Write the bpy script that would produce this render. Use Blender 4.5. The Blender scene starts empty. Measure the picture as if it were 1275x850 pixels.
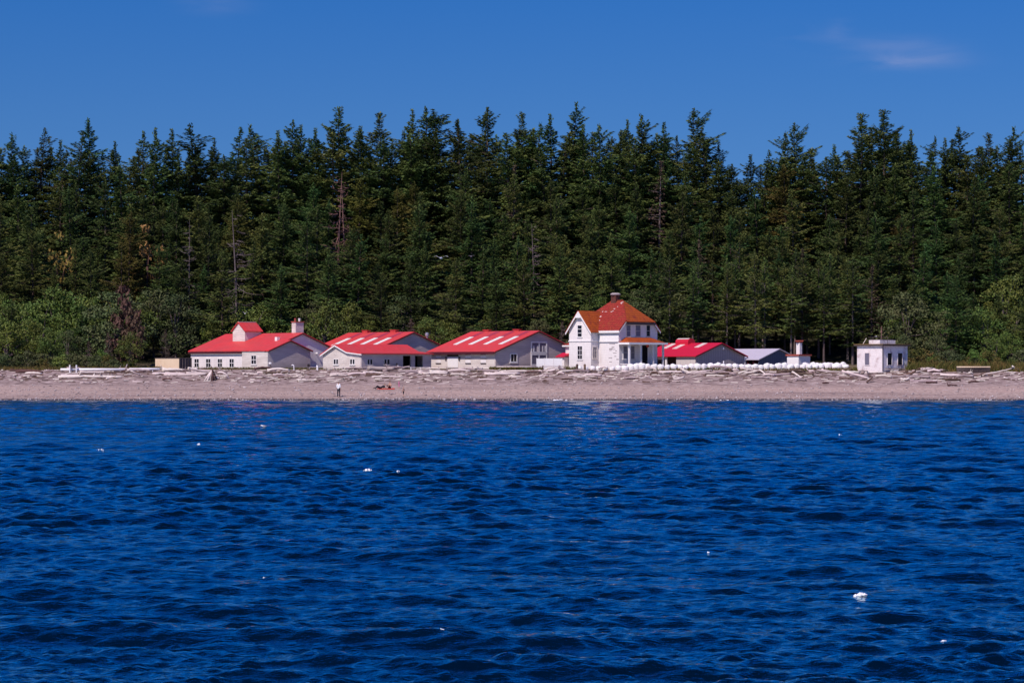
import bpy, bmesh, math, random
import numpy as np
from mathutils import Vector, Matrix, noise as mnoise

# ------------------------------------------------------------------ camera, sky, sun, exposure
S = bpy.context.scene
COL = S.collection
F, CX, HY, H = 2700.0, 637.5, 455.0, 4.0          # focal length in photo pixels, centre, horizon row, eye height
cam_d = bpy.data.cameras.new("camera"); cam = bpy.data.objects.new("camera", cam_d); COL.objects.link(cam)
cam.location = (0, 0, H); cam.rotation_euler = (math.radians(90), 0, 0)
cam_d.sensor_width = 36.0; cam_d.lens = 36.0 * F / 1275.0
cam_d.shift_y = (HY - 425.0) / 1275.0
cam_d.clip_start = 0.5; cam_d.clip_end = 20000
S.camera = cam

SUN_EL = math.radians(50)
SUN_DIR = Vector((-0.55, -0.835, 0)).normalized() * math.cos(SUN_EL) + Vector((0, 0, math.sin(SUN_EL)))
W_ = bpy.data.worlds.new("World"); S.world = W_; W_.use_nodes = True
nt = W_.node_tree; nt.nodes.clear()
wo = nt.nodes.new("ShaderNodeOutputWorld"); bg = nt.nodes.new("ShaderNodeBackground")
sky = nt.nodes.new("ShaderNodeTexSky"); sky.sky_type = 'NISHITA'; sky.sun_disc = False
sky.sun_elevation = SUN_EL; sky.sun_rotation = math.atan2(SUN_DIR.x, SUN_DIR.y)
sky.air_density = 2.0; sky.dust_density = 0.0; sky.ozone_density = 3.0; sky.altitude = 1500
hs = nt.nodes.new("ShaderNodeHueSaturation"); hs.inputs["Saturation"].default_value = 1.80; hs.inputs["Hue"].default_value = 0.537
nt.links.new(sky.outputs[0], hs.inputs["Color"])
# a deep even blue: the sky is read a little higher than it stands, so that it pales less towards the horizon
SKY_A, SKY_B = 0.55, 0.20
tc = nt.nodes.new("ShaderNodeTexCoord"); sep = nt.nodes.new("ShaderNodeSeparateXYZ"); cmb = nt.nodes.new("ShaderNodeCombineXYZ")
zm = nt.nodes.new("ShaderNodeMath"); zm.operation = 'MULTIPLY_ADD'; zm.inputs[1].default_value = SKY_A; zm.inputs[2].default_value = SKY_B
nt.links.new(tc.outputs["Generated"], sep.inputs[0]); nt.links.new(sep.outputs[2], zm.inputs[0])
nt.links.new(sep.outputs[0], cmb.inputs[0]); nt.links.new(sep.outputs[1], cmb.inputs[1]); nt.links.new(zm.outputs[0], cmb.inputs[2])
nrm_ = nt.nodes.new("ShaderNodeVectorMath"); nrm_.operation = 'NORMALIZE'; nt.links.new(cmb.outputs[0], nrm_.inputs[0]); nt.links.new(nrm_.outputs[0], sky.inputs[0])
# faint cirrus wisps high in the sky, laid out by sky direction
def wmath(op, a, b=None):
    n = nt.nodes.new("ShaderNodeMath"); n.operation = op
    for i, v in enumerate((a, b)):
        if v is None: continue
        if isinstance(v, (int, float)): n.inputs[i].default_value = v
        else: nt.links.new(v, n.inputs[i])
    return n.outputs[0]
mp = nt.nodes.new("ShaderNodeMapping"); mp.inputs["Scale"].default_value = (26, 26, 120)
nt.links.new(tc.outputs["Generated"], mp.inputs[0])
nz = nt.nodes.new("ShaderNodeTexNoise"); nz.inputs["Scale"].default_value = 1.0; nz.inputs["Detail"].default_value = 6
nz.inputs["Distortion"].default_value = 0.6
nt.links.new(mp.outputs[0], nz.inputs["Vector"])
def blob(dx, dz, sx, sz, amp):
    a = wmath('DIVIDE', wmath('SUBTRACT', wmath('DIVIDE', sep.outputs[0], sep.outputs[1]), dx), sx)
    b = wmath('DIVIDE', wmath('SUBTRACT', wmath('DIVIDE', sep.outputs[2], sep.outputs[1]), dz), sz)
    r2 = wmath('ADD', wmath('MULTIPLY', a, a), wmath('MULTIPLY', b, b))
    return wmath('MULTIPLY', wmath('POWER', 2.718, wmath('MULTIPLY', r2, -1.0)), amp)
wm = None
for px, py, wx, wy, amp in ((1130, 77, 56, 9, .26), (1092, 55, 40, 10, .15), (1155, 62, 40, 12, .17), (1044, 38, 15, 11, .15), (1000, 48, 44, 13, .07), (270, 6, 40, 11, .10)):
    b = blob((px - CX) / F, (HY - py) / F, wx / F, wy / F, amp)
    wm = b if wm is None else wmath('ADD', wm, b)
cl = wmath('MULTIPLY', wm, wmath('MULTIPLY', wmath('MAXIMUM', wmath('SUBTRACT', nz.outputs[0], 0.36), 0.0), 2.2))
fwd = wmath('GREATER_THAN', sep.outputs[1], 0.2)
cl = wmath('MINIMUM', wmath('MULTIPLY', cl, fwd), 0.6)
mixc = nt.nodes.new("ShaderNodeMix"); mixc.data_type = 'RGBA'
nt.links.new(cl, mixc.inputs["Factor"]); nt.links.new(hs.outputs[0], mixc.inputs["A"]); mixc.inputs["B"].default_value = (6.5, 6.0, 7.5, 1)
nt.links.new(mixc.outputs["Result"], bg.inputs["Color"]); bg.inputs["Strength"].default_value = 0.092
nt.links.new(bg.outputs[0], wo.inputs[0])

sl = bpy.data.lights.new("sun", 'SUN'); sun = bpy.data.objects.new("sun", sl); COL.objects.link(sun)
sl.energy = 4.6; sl.angle = math.radians(0.5); sl.color = (1.0, 0.91, 0.85)
sun.rotation_euler = SUN_DIR.to_track_quat('Z', 'Y').to_euler(); sun.location = (-60, -60, 120)
S.view_settings.view_transform = 'Standard'; S.view_settings.look = 'None'
S.view_settings.exposure = 0.0; S.view_settings.gamma = 1.0; S.view_settings.use_curve_mapping = False
try:
    S.cycles.max_bounces = 6; S.cycles.diffuse_bounces = 2; S.cycles.glossy_bounces = 3
except Exception: pass

rnd = random.Random(11)
NP = np.random.RandomState(5)

# ------------------------------------------------------------------ helpers
def tag(o, label=None, cat=None, group=None, kind=None):
    if label: o["label"] = label
    if cat: o["category"] = cat
    if group: o["group"] = group
    if kind: o["kind"] = kind
    return o

def link(name, me, mats, parent=None, smooth=False):
    o = bpy.data.objects.new(name, me); COL.objects.link(o)
    for m in (mats if isinstance(mats, (list, tuple)) else [mats]): me.materials.append(m)
    if parent: o.parent = parent
    if smooth: me.polygons.foreach_set("use_smooth", [True] * len(me.polygons))
    return o

def empty(name, loc, rz=0.0):
    o = bpy.data.objects.new(name, None); COL.objects.link(o)
    o.location = loc; o.rotation_euler = (0, 0, rz); o.empty_display_size = 0.5
    return o

def copy_tree(o, parent=None):
    c = o.copy(); COL.objects.link(c)
    if parent is not None: c.parent = parent
    for ch in [k for k in o.children]: copy_tree(ch, c)
    return c

class MB:
    def __init__(s): s.v, s.f, s.m = [], [], []
    def add(s, vs, fs, mi=0):
        b = len(s.v); s.v += [tuple(p) for p in vs]
        s.f += [tuple(b + i for i in f) for f in fs]; s.m += [mi] * len(fs)
    def box(s, x0, x1, y0, y1, z0, z1, mi=0):
        if x1 < x0: x0, x1 = x1, x0
        if y1 < y0: y0, y1 = y1, y0
        s.add([(x0,y0,z0),(x1,y0,z0),(x1,y1,z0),(x0,y1,z0),(x0,y0,z1),(x1,y0,z1),(x1,y1,z1),(x0,y1,z1)],
              [(0,3,2,1),(4,5,6,7),(0,1,5,4),(1,2,6,5),(2,3,7,6),(3,0,4,7)], mi)
    def prism_x(s, poly, x0, x1, mi=0):      # poly of (y,z)
        n = len(poly); s.add([(x0,y,z) for y,z in poly] + [(x1,y,z) for y,z in poly],
            [tuple(range(n))[::-1], tuple(range(n, 2*n))] + [(i,(i+1)%n,n+(i+1)%n,n+i) for i in range(n)], mi)
    def prism_y(s, poly, y0, y1, mi=0):      # poly of (x,z)
        n = len(poly); s.add([(x,y0,z) for x,z in poly] + [(x,y1,z) for x,z in poly],
            [tuple(range(n)), tuple(range(n, 2*n))[::-1]] + [(i,n+i,n+(i+1)%n,(i+1)%n) for i in range(n)], mi)
    def solid(s, lo, hi, mi=0):              # two matching loops joined
        n = len(lo); s.add(list(lo) + list(hi), [tuple(range(n))[::-1], tuple(range(n, 2*n))] + [(i,(i+1)%n,n+(i+1)%n,n+i) for i in range(n)], mi)
    def tube(s, pts, rad, n=8, mi=0, jit=0.0, rn=None):
        pts = [Vector(p) for p in pts]; vs = []; fs = []
        for i, p in enumerate(pts):
            d = (pts[min(i+1,len(pts)-1)] - pts[max(i-1,0)]).normalized()
            up = Vector((0,0,1)) if abs(d.z) < .9 else Vector((1,0,0))
            a = d.cross(up).normalized(); b = a.cross(d)
            r = rad[i] if isinstance(rad, (list, tuple)) else rad
            for k in range(n):
                t = 2*math.pi*k/n; rr = r * (1 + (rn.uniform(-jit, jit) if rn else 0))
                vs.append(p + a*math.cos(t)*rr + b*math.sin(t)*rr)
        L = len(pts)
        for i in range(L-1):
            for k in range(n): fs.append((i*n+k, i*n+(k+1)%n, (i+1)*n+(k+1)%n, (i+1)*n+k))
        fs.append(tuple(range(n))[::-1]); fs.append(tuple((L-1)*n+k for k in range(n)))
        s.add(vs, fs, mi)
    def lathe(s, prof, n=12, c=(0,0,0), mi=0):
        vs = []; fs = []
        for r, z in prof:
            for k in range(n):
                t = 2*math.pi*k/n; vs.append((c[0]+r*math.cos(t), c[1]+r*math.sin(t), c[2]+z))
        L = len(prof)
        for i in range(L-1):
            for k in range(n): fs.append((i*n+k, i*n+(k+1)%n, (i+1)*n+(k+1)%n, (i+1)*n+k))
        fs.append(tuple(range(n))[::-1]); fs.append(tuple((L-1)*n+k for k in range(n)))
        s.add(vs, fs, mi)
    def mesh(s, name):
        me = bpy.data.meshes.new(name); me.from_pydata(s.v, [], s.f)
        if any(s.m): me.polygons.foreach_set("material_index", s.m)
        me.update(); return me
    def build(s, name, mats, parent=None, smooth=False):
        return link(name, s.mesh(name), mats, parent, smooth)

def np_mesh(name, verts, faces):
    """verts (n,3), faces (m,k) arrays of one face size"""
    me = bpy.data.meshes.new(name); n, (m, k) = len(verts), faces.shape
    me.vertices.add(n); me.vertices.foreach_set("co", np.asarray(verts, np.float32).ravel())
    me.loops.add(m*k); me.loops.foreach_set("vertex_index", faces.astype(np.int32).ravel())
    me.polygons.add(m); me.polygons.foreach_set("loop_start", np.arange(0, m*k, k, dtype=np.int32))
    me.polygons.foreach_set("loop_total", np.full(m, k, np.int32))
    me.update(calc_edges=True); return me

# ------------------------------------------------------------------ materials
def mat(name, col, rough=0.8, spec=0.3, var=0.0, vscale=1.0, col2=None, bump=0.0, bscale=8.0, stripes=None, objrand=0.0,
        stretch=(1,1,1), metal=0.0, thr=(0.42, 0.62)):
    m = bpy.data.materials.new(name); m.use_nodes = True; t = m.node_tree; N = t.nodes; L = t.links
    p = N["Principled BSDF"]; p.inputs["Roughness"].default_value = rough; p.inputs["Metallic"].default_value = metal
    p.inputs["Specular IOR Level"].default_value = spec
    tc = N.new("ShaderNodeTexCoord"); mp = N.new("ShaderNodeMapping"); mp.inputs["Scale"].default_value = stretch
    L.new(tc.outputs["Object"], mp.inputs[0])
    rgb = N.new("ShaderNodeRGB"); rgb.outputs[0].default_value = (*col, 1); out = rgb.outputs[0]
    if col2 is not None:
        nz = N.new("ShaderNodeTexNoise"); nz.inputs["Scale"].default_value = vscale; nz.inputs["Detail"].default_value = 6; nz.inputs["Roughness"].default_value = .65
        L.new(mp.outputs[0], nz.inputs["Vector"])
        rp = N.new("ShaderNodeValToRGB"); rp.color_ramp.elements[0].position = thr[0]; rp.color_ramp.elements[1].position = thr[1]
        L.new(nz.outputs[0], rp.inputs[0])
        mx = N.new("ShaderNodeMix"); mx.data_type = 'RGBA'; L.new(rp.outputs[0], mx.inputs["Factor"]); L.new(out, mx.inputs["A"]); mx.inputs["B"].default_value = (*col2, 1)
        out = mx.outputs["Result"]
    if var:
        nz = N.new("ShaderNodeTexNoise"); nz.inputs["Scale"].default_value = vscale * 4; nz.inputs["Detail"].default_value = 5
        L.new(mp.outputs[0], nz.inputs["Vector"])
        mr = N.new("ShaderNodeMapRange"); mr.inputs["From Min"].default_value = .3; mr.inputs["From Max"].default_value = .7
        mr.inputs["To Min"].default_value = 1 - var; mr.inputs["To Max"].default_value = 1 + var; L.new(nz.outputs[0], mr.inputs[0])
        ml = N.new("ShaderNodeMix"); ml.data_type = 'RGBA'; ml.blend_type = 'MULTIPLY'; ml.inputs["Factor"].default_value = 1
        L.new(out, ml.inputs["A"]); L.new(mr.outputs[0], ml.inputs["B"]); out = ml.outputs["Result"]
    if stripes:                     # (axis, spacing, depth, duty): grooves between boards, courses or sheets
        ax, sp, dp, duty = stripes
        sx = N.new("ShaderNodeSeparateXYZ"); L.new(tc.outputs["Object"], sx.inputs[0])
        md = N.new("ShaderNodeMath"); md.operation = 'FLOORED_MODULO'; L.new(sx.outputs["XYZ".index(ax)], md.inputs[0]); md.inputs[1].default_value = sp
        lt = N.new("ShaderNodeMath"); lt.operation = 'LESS_THAN'; L.new(md.outputs[0], lt.inputs[0]); lt.inputs[1].default_value = sp * duty
        ml = N.new("ShaderNodeMix"); ml.data_type = 'RGBA'; ml.blend_type = 'MULTIPLY'; L.new(lt.outputs[0], ml.inputs["Factor"])
        L.new(out, ml.inputs["A"]); ml.inputs["B"].default_value = (1-dp, 1-dp, 1-dp, 1); out = ml.outputs["Result"]
    if objrand:
        oi = N.new("ShaderNodeObjectInfo"); h = N.new("ShaderNodeHueSaturation")
        mr = N.new("ShaderNodeMapRange"); mr.inputs["To Min"].default_value = 1 - objrand; mr.inputs["To Max"].default_value = 1 + objrand
        L.new(oi.outputs["Random"], mr.inputs[0]); L.new(mr.outputs[0], h.inputs["Value"])
        m2 = N.new("ShaderNodeMath"); m2.operation = 'MULTIPLY'; m2.inputs[1].default_value = 7.31; L.new(oi.outputs["Random"], m2.inputs[0])
        fr = N.new("ShaderNodeMath"); fr.operation = 'FRACT'; L.new(m2.outputs[0], fr.inputs[0])
        mr2 = N.new("ShaderNodeMapRange"); mr2.inputs["To Min"].default_value = 0.475; mr2.inputs["To Max"].default_value = 0.525
        L.new(fr.outputs[0], mr2.inputs[0]); L.new(mr2.outputs[0], h.inputs["Hue"])
        L.new(out, h.inputs["Color"]); out = h.outputs[0]
    L.new(out, p.inputs["Base Color"])
    if bump:
        nb = N.new("ShaderNodeTexNoise"); nb.inputs["Scale"].default_value = bscale; nb.inputs["Detail"].default_value = 4
        L.new(mp.outputs[0], nb.inputs["Vector"])
        bp = N.new("ShaderNodeBump"); bp.inputs["Strength"].default_value = bump; bp.inputs["Distance"].default_value = 0.1
        L.new(nb.outputs[0], bp.inputs["Height"]); L.new(bp.outputs[0], p.inputs["Normal"])
    return m

M = {}
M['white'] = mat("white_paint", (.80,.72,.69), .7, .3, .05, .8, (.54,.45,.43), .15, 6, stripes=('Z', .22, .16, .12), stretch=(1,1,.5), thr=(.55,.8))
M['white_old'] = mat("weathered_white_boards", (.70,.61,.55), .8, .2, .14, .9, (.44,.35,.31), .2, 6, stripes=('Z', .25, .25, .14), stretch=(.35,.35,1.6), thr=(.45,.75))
M['shaded_board'] = mat("shaded_white_boards", (.60,.49,.46), .8, .2, .14, .7, (.38,.31,.30), .2, 6, stripes=('Z', .25, .25, .14), stretch=(.35,.35,1.6), thr=(.4,.7))  # white boards on walls turned from the sun, shade darkened into the colour
M['clean_white'] = mat("fresh_white_paint", (.82,.76,.73), .5, .4, .04, 1.0)
M['cream_sheet'] = mat("cream_sheet_metal", (.60,.53,.50), .55, .4, .05, .7, stripes=('X', .9, .12, .06))
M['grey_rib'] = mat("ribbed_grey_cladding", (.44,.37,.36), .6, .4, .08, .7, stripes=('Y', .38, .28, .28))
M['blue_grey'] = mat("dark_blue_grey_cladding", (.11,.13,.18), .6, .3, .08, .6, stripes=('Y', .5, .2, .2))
M['red_roof'] = mat("red_metal_roof", (.62,.046,.044), .55, .3, .10, .5, (.48,.065,.06), .05, 5, stripes=('X', .75, .18, .10), thr=(.4,.75))
M['red_roof_y'] = mat("red_metal_roof_wing", (.62,.046,.044), .55, .3, .10, .5, (.48,.065,.06), .05, 5, stripes=('Y', .75, .18, .10), thr=(.4,.75))
M['crimson'] = mat("crimson_metal_roof", (.56,.012,.035), .45, .4, .05, .5, stripes=('X', .75, .12, .07))
M['dull_red'] = mat("faded_red_panel", (.34,.035,.06), .6, .3, .1, .8)
M['dark_red'] = mat("dark_red_trim", (.07,.012,.02), .7, .2, .1, 1)
M['tile_red'] = mat("red_roof_tiles", (.27,.026,.018), .75, .2, .3, 1.2, (.24,.055,.018), .3, 7, stripes=('Z', .30, .38, .22), stretch=(1,1,1), thr=(.5,.75))
M['tile_orange'] = mat("lichened_orange_tiles", (.36,.070,.012), .8, .2, .3, 1.2, (.20,.028,.018), .3, 7, stripes=('Z', .30, .42, .22), thr=(.5,.72))
M['droppings'] = mat("bird_lime", (.58,.40,.36), .8, .2, .2, 3)
M['skylight'] = mat("translucent_skylight_sheet", (.80,.77,.68), .35, .5, .04, 1)
M['skylight_old'] = mat("yellowed_skylight_sheet", (.72,.55,.48), .45, .4, .1, 1)
M['grey_roof'] = mat("pale_grey_metal_roof", (.52,.46,.53), .45, .4, .05, .6, stripes=('X', .8, .08, .06))
M['glass'] = mat("window_glass", (.010,.010,.016), .15, .25)
M['frosted'] = mat("dusty_grey_glass", (.16,.14,.18), .3, .5, .1, 2)
M['dark'] = mat("dark_interior", (.012,.010,.014), .9, .1)
M['dark_wood'] = mat("weathered_dark_wood", (.10,.075,.07), .9, .1, .25, 2)
M['slat'] = mat("shaded_slatted_wood", (.13,.10,.10), .9, .1, .2, 2, stripes=('Y', .35, .6, .35))  # slats of the container end, its shade darkened into the colour
M['tan'] = mat("tan_painted_steel", (.80,.60,.41), .6, .3, .06, .6, (.74,.54,.36), stripes=('X', .28, .08, .3))
M['brick'] = mat("sooty_red_brick", (.16,.055,.04), .9, .1, .3, 2, (.08,.035,.03), .3, 12, stripes=('Z', .15, .25, .15))
M['brick_red'] = mat("red_brick_coping", (.34,.075,.055), .85, .15, .15, 2)
M['concrete'] = mat("stained_white_concrete", (.78,.68,.66), .85, .2, .10, .9, (.38,.25,.24), .25, 5, thr=(.52,.68))
M['concrete_raw'] = mat("bare_concrete", (.34,.28,.27), .9, .15, .2, 2)
M['moss'] = mat("mossy_slab_edge", (.20,.12,.045), .95, .1, .3, 3)
M['log_pale'] = mat("bleached_driftwood", (.74,.61,.56), .85, .15, .2, 1.2, (.50,.39,.35), .4, 5, objrand=.12, stretch=(.25,1.5,1.5))
M['log_grey'] = mat("grey_driftwood", (.42,.32,.31), .9, .1, .25, 1.2, (.22,.16,.15), .4, 5, objrand=.2, stretch=(.25,1.5,1.5))
M['log_brown'] = mat("brown_driftwood", (.15,.085,.065), .9, .1, .3, 1.2, (.07,.045,.04), .4, 5, objrand=.25, stretch=(.25,1.5,1.5))
M['bark'] = mat("conifer_bark", (.11,.075,.06), .95, .05, .3, 1.5, objrand=.3, stretch=(1,1,.3))
M['pale_bark'] = mat("dead_grey_wood", (.14,.105,.10), .95, .05, .25, 1.5, objrand=.25, stretch=(1,1,.3))
M['red_bark'] = mat("weathered_reddish_wood", (.19,.10,.085), .95, .05, .25, 1.5, stretch=(1,1,.3))
M['conifer'] = mat("dark_conifer_needles", (.064,.092,.024), .75, .15, .45, .35, (.105,.112,.026), objrand=.30)
M['conifer_blue'] = mat("deep_green_conifer_needles", (.050,.090,.024), .75, .15, .45, .35, (.086,.112,.026), objrand=.28)
M['conifer_olive'] = mat("olive_conifer_needles", (.085,.080,.016), .75, .15, .3, .35, (.12,.095,.022), objrand=.22)
M['needle_dead'] = mat("dying_brown_needles", (.085,.060,.040), .9, .1, .3, .4, (.11,.07,.05), objrand=.2)
M['needle_rust'] = mat("rust_brown_needles", (.10,.055,.042), .9, .1, .3, .4, objrand=.1)
M['needle_tan'] = mat("dry_tan_foliage", (.26,.15,.05), .9, .1, .3, .4, objrand=.1)
M['leaf'] = mat("broad_green_leaves", (.066,.108,.017), .65, .25, .35, .4, (.110,.125,.020), objrand=.25)
M['leaf_dull'] = mat("dull_grey_green_leaves", (.062,.082,.026), .75, .2, .35, .4, (.088,.086,.034), objrand=.2)
M['grass'] = mat("long_shore_grass", (.075,.080,.020), .85, .1, .35, .5, (.16,.10,.035))
M['sack'] = mat("white_woven_sack", (.82,.76,.73), .6, .3, .05, 2, (.52,.45,.44), .3, 4, objrand=.05, thr=(.5,.8))
M['skin'] = mat("skin", (.48,.27,.20), .6, .3)
M['hair'] = mat("dark_hair", (.02,.014,.012), .6, .3)
M['cloth_white'] = mat("white_cloth", (.78,.74,.76), .8, .2, .04, 6)
M['cloth_dark'] = mat("dark_cloth", (.02,.018,.028), .85, .2, .1, 6)
M['cloth_pink'] = mat("pink_cloth", (.62,.16,.32), .8, .2, .05, 6)
M['cloth_red'] = mat("coral_red_blanket", (.62,.08,.06), .85, .2, .08, 5, bump=.3)
M['feather'] = mat("white_feathers", (.80,.75,.77), .7, .2, .04, 6)
M['feather_grey'] = mat("grey_feathers", (.30,.27,.30), .7, .2, .08, 6)
M['beak'] = mat("yellow_beak", (.6,.35,.03), .5, .3)
M['foam'] = mat("white_glint_and_foam", (.86,.82,.86), .6, .4, .05, 9, bump=.4, bscale=20)
M['pipe_white'] = mat("white_painted_pipe", (.82,.76,.76), .5, .4, .04, 3)
M['pebble'] = mat("beach_pebbles", (.60,.50,.49), .85, .2, .4, 1.3, (.20,.15,.15), thr=(.4,.6))
M['metal'] = mat("galvanised_metal", (.45,.43,.46), .4, .5, .06, 3, metal=.6)

# ------------------------------------------------------------------ terrain
def fbm(x, y, s, seed=0.0):
    return mnoise.fractal(Vector((x*s + seed, y*s - seed, seed*.37)), 1.0, 2.0, 4)
PROF = [(-50,-6),(200,-4.2),(240,-.9),(251,0),(256,.42),(266,1.5),(273,2.45),(281,3.42),(286,3.55),(316,3.75),(330,6.0),(400,27.0),(440,32.0),(700,36.0),(4000,40)]
PX = [p[0] for p in PROF]; PZ = [p[1] for p in PROF]
def ground(x, d):
    z = float(np.interp(d, PX, PZ))
    if d > 318: z += fbm(x, d, .03, 3.1) * min(1, (d-318)/30) * 2.0
    elif 246 < d < 283: z += fbm(x, d, .08, 1.7) * .10 * min(1, (d-246)/8) + fbm(x, d, .45, 4.2) * .03
    return z
def at(px, py, d): return Vector(((px-CX)*d/F, d, H + (HY-py)*d/F))
def hit(px, py):
    """where the view ray through a photo pixel meets the beach or bank"""
    best = None
    for d in np.arange(250, 300, .1):
        x = (px-CX)*d/F
        if H + (HY-py)*d/F <= ground(x, d): return Vector((x, d, ground(x, d)))
    return Vector(((px-CX)*284/F, 284, ground(0, 284)))

def sheet(name, xs, ys, m, smooth=True):
    nx, ny = len(xs), len(ys)
    V = np.array([(x, y, ground(x, y)) for y in ys for x in xs])
    i = np.arange((ny-1)*(nx-1)); r, c = i//(nx-1), i % (nx-1); a = r*nx + c
    return link(name, np_mesh(name, V, np.stack([a, a+1, a+nx+1, a+nx], 1)), m, smooth=smooth)

def ground_mat(name, kind):
    m = bpy.data.materials.new(name); m.use_nodes = True; t = m.node_tree; N = t.nodes; L = t.links; p = N["Principled BSDF"]
    p.inputs["Roughness"].default_value = .92; p.inputs["Specular IOR Level"].default_value = .15
    g = N.new("ShaderNodeTexCoord"); sx = N.new("ShaderNodeSeparateXYZ"); L.new(g.outputs["Object"], sx.inputs[0])
    def noise(sc, det=5, st=(1,1,1)):
        mp = N.new("ShaderNodeMapping"); mp.inputs["Scale"].default_value = st; L.new(g.outputs["Object"], mp.inputs[0])
        n = N.new("ShaderNodeTexNoise"); n.inputs["Scale"].default_value = sc; n.inputs["Detail"].default_value = det; n.inputs["Roughness"].default_value = .65; L.new(mp.outputs[0], n.inputs["Vector"]); return n.outputs[0]
    def ramp(f, els):
        r = N.new("ShaderNodeValToRGB"); L.new(f, r.inputs[0]); e = r.color_ramp.elements
        while len(e) < len(els): e.new(.5)
        for k, (pos, c) in enumerate(els): e[k].position = pos; e[k].color = (*c, 1)
        return r.outputs[0]
    def mix(f, a, b, mode='MIX'):
        x = N.new("ShaderNodeMix"); x.data_type = 'RGBA'; x.blend_type = mode
        if isinstance(f, float): x.inputs["Factor"].default_value = f
        else: L.new(f, x.inputs["Factor"])
        L.new(a, x.inputs["A"]); L.new(b, x.inputs["B"]); return x.outputs["Result"]
    if kind == 'beach':
        fine = ramp(noise(2.2, 8), [(.30,(.17,.110,.095)),(.46,(.37,.262,.225)),(.62,(.42,.305,.262)),(.74,(.64,.52,.46))])
        bands = ramp(noise(.16, 4, (.12, 1.4, 1)), [(.36,(.70,.68,.70)),(.5,(1,1,1)),(.66,(1.14,1.08,1.06))])
        c = mix(1.0, fine, bands, 'MULTIPLY')
        mr = N.new("ShaderNodeMapRange"); mr.inputs["From Min"].default_value = .06; mr.inputs["From Max"].default_value = .25; L.new(sx.outputs[2], mr.inputs[0])
        wet = N.new("ShaderNodeRGB"); wet.outputs[0].default_value = (.06,.045,.05,1)
        c = mix(mr.outputs[0], wet.outputs[0], c)
        # darker litter of bark and sticks on the upper bank
        mr2 = N.new("ShaderNodeMapRange"); mr2.inputs["From Min"].default_value = 1.35; mr2.inputs["From Max"].default_value = 1.75; L.new(sx.outputs[2], mr2.inputs[0])
        lit = ramp(noise(1.4, 8, (.6, 1.3, 1)), [(.34,(.09,.062,.056)),(.48,(.26,.180,.160)),(.66,(.50,.38,.35))])
        c = mix(mr2.outputs[0], c, lit)
    else:
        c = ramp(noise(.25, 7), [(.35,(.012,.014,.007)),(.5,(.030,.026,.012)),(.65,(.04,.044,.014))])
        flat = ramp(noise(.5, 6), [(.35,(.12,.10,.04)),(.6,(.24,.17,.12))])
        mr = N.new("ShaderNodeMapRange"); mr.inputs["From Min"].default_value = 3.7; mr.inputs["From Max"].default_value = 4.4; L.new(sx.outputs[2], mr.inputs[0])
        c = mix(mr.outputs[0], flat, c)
    L.new(c, p.inputs["Base Color"])
    b = N.new("ShaderNodeBump"); b.inputs["Strength"].default_value = .6; b.inputs["Distance"].default_value = .12; L.new(noise(3.0, 6), b.inputs["Height"]); L.new(b.outputs[0], p.inputs["Normal"])
    return m

xs = np.concatenate([np.linspace(-3000,-110,14), np.linspace(-100,100,161), np.linspace(110,3000,14)])
beach = tag(sheet("beach", xs, np.concatenate([[120,180,220,235], np.linspace(242,283,70)]), ground_mat("beach_gravel", 'beach')),
            "pinkish grey gravel beach rising from the blue water to the driftwood", kind="structure")
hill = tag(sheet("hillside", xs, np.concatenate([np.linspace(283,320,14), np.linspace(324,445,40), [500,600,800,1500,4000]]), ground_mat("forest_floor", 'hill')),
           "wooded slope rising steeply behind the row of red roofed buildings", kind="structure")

# ------------------------------------------------------------------ water
def water_mat():
    m = bpy.data.materials.new("sea_water"); m.use_nodes = True; t = m.node_tree; N = t.nodes; L = t.links
    out = N["Material Output"]; N.remove(N["Principled BSDF"])
    g = N.new("ShaderNodeTexCoord")
    def nz(sc, st, det, dist=0.3):
        mp = N.new("ShaderNodeMapping"); mp.inputs["Scale"].default_value = st; mp.inputs["Rotation"].default_value = (0, 0, math.radians(12)); L.new(g.outputs["Object"], mp.inputs[0])
        n = N.new("ShaderNodeTexNoise"); n.inputs["Scale"].default_value = sc; n.inputs["Detail"].default_value = det; n.inputs["Roughness"].default_value = .6; n.inputs["Distortion"].default_value = dist
        L.new(mp.outputs[0], n.inputs["Vector"]); return n.outputs[0]
    b1 = N.new("ShaderNodeBump"); b1.inputs["Strength"].default_value = 1.0; b1.inputs["Distance"].default_value = .085; L.new(nz(3.0, (.5,1.3,1), 6), b1.inputs["Height"])
    b2 = N.new("ShaderNodeBump"); b2.inputs["Strength"].default_value = .8; b2.inputs["Distance"].default_value = .020; L.new(nz(7.0, (.6,1.2,1), 4), b2.inputs["Height"])
    L.new(b1.outputs[0], b2.inputs["Normal"])
    deep = N.new("ShaderNodeBsdfDiffuse"); deep.inputs["Color"].default_value = (.0001, .005, .017, 1)
    gl = N.new("ShaderNodeBsdfGlossy"); gl.inputs["Roughness"].default_value = .07; gl.inputs["Color"].default_value = (.85, 1, .98, 1)
    fr = N.new("ShaderNodeFresnel"); fr.inputs["IOR"].default_value = 1.33
    mr = N.new("ShaderNodeMapRange"); mr.interpolation_type = 'SMOOTHSTEP'
    mr.inputs["From Min"].default_value = .060; mr.inputs["From Max"].default_value = .25; mr.inputs["To Min"].default_value = .0; mr.inputs["To Max"].default_value = 1.0
    for n in (gl, fr): L.new(b2.outputs[0], n.inputs["Normal"])
    L.new(fr.outputs[0], mr.inputs[0]); mx = N.new("ShaderNodeMixShader")
    L.new(mr.outputs[0], mx.inputs[0]); L.new(deep.outputs[0], mx.inputs[1]); L.new(gl.outputs[0], mx.inputs[2]); L.new(mx.outputs[0], out.inputs["Surface"])
    return m

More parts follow.
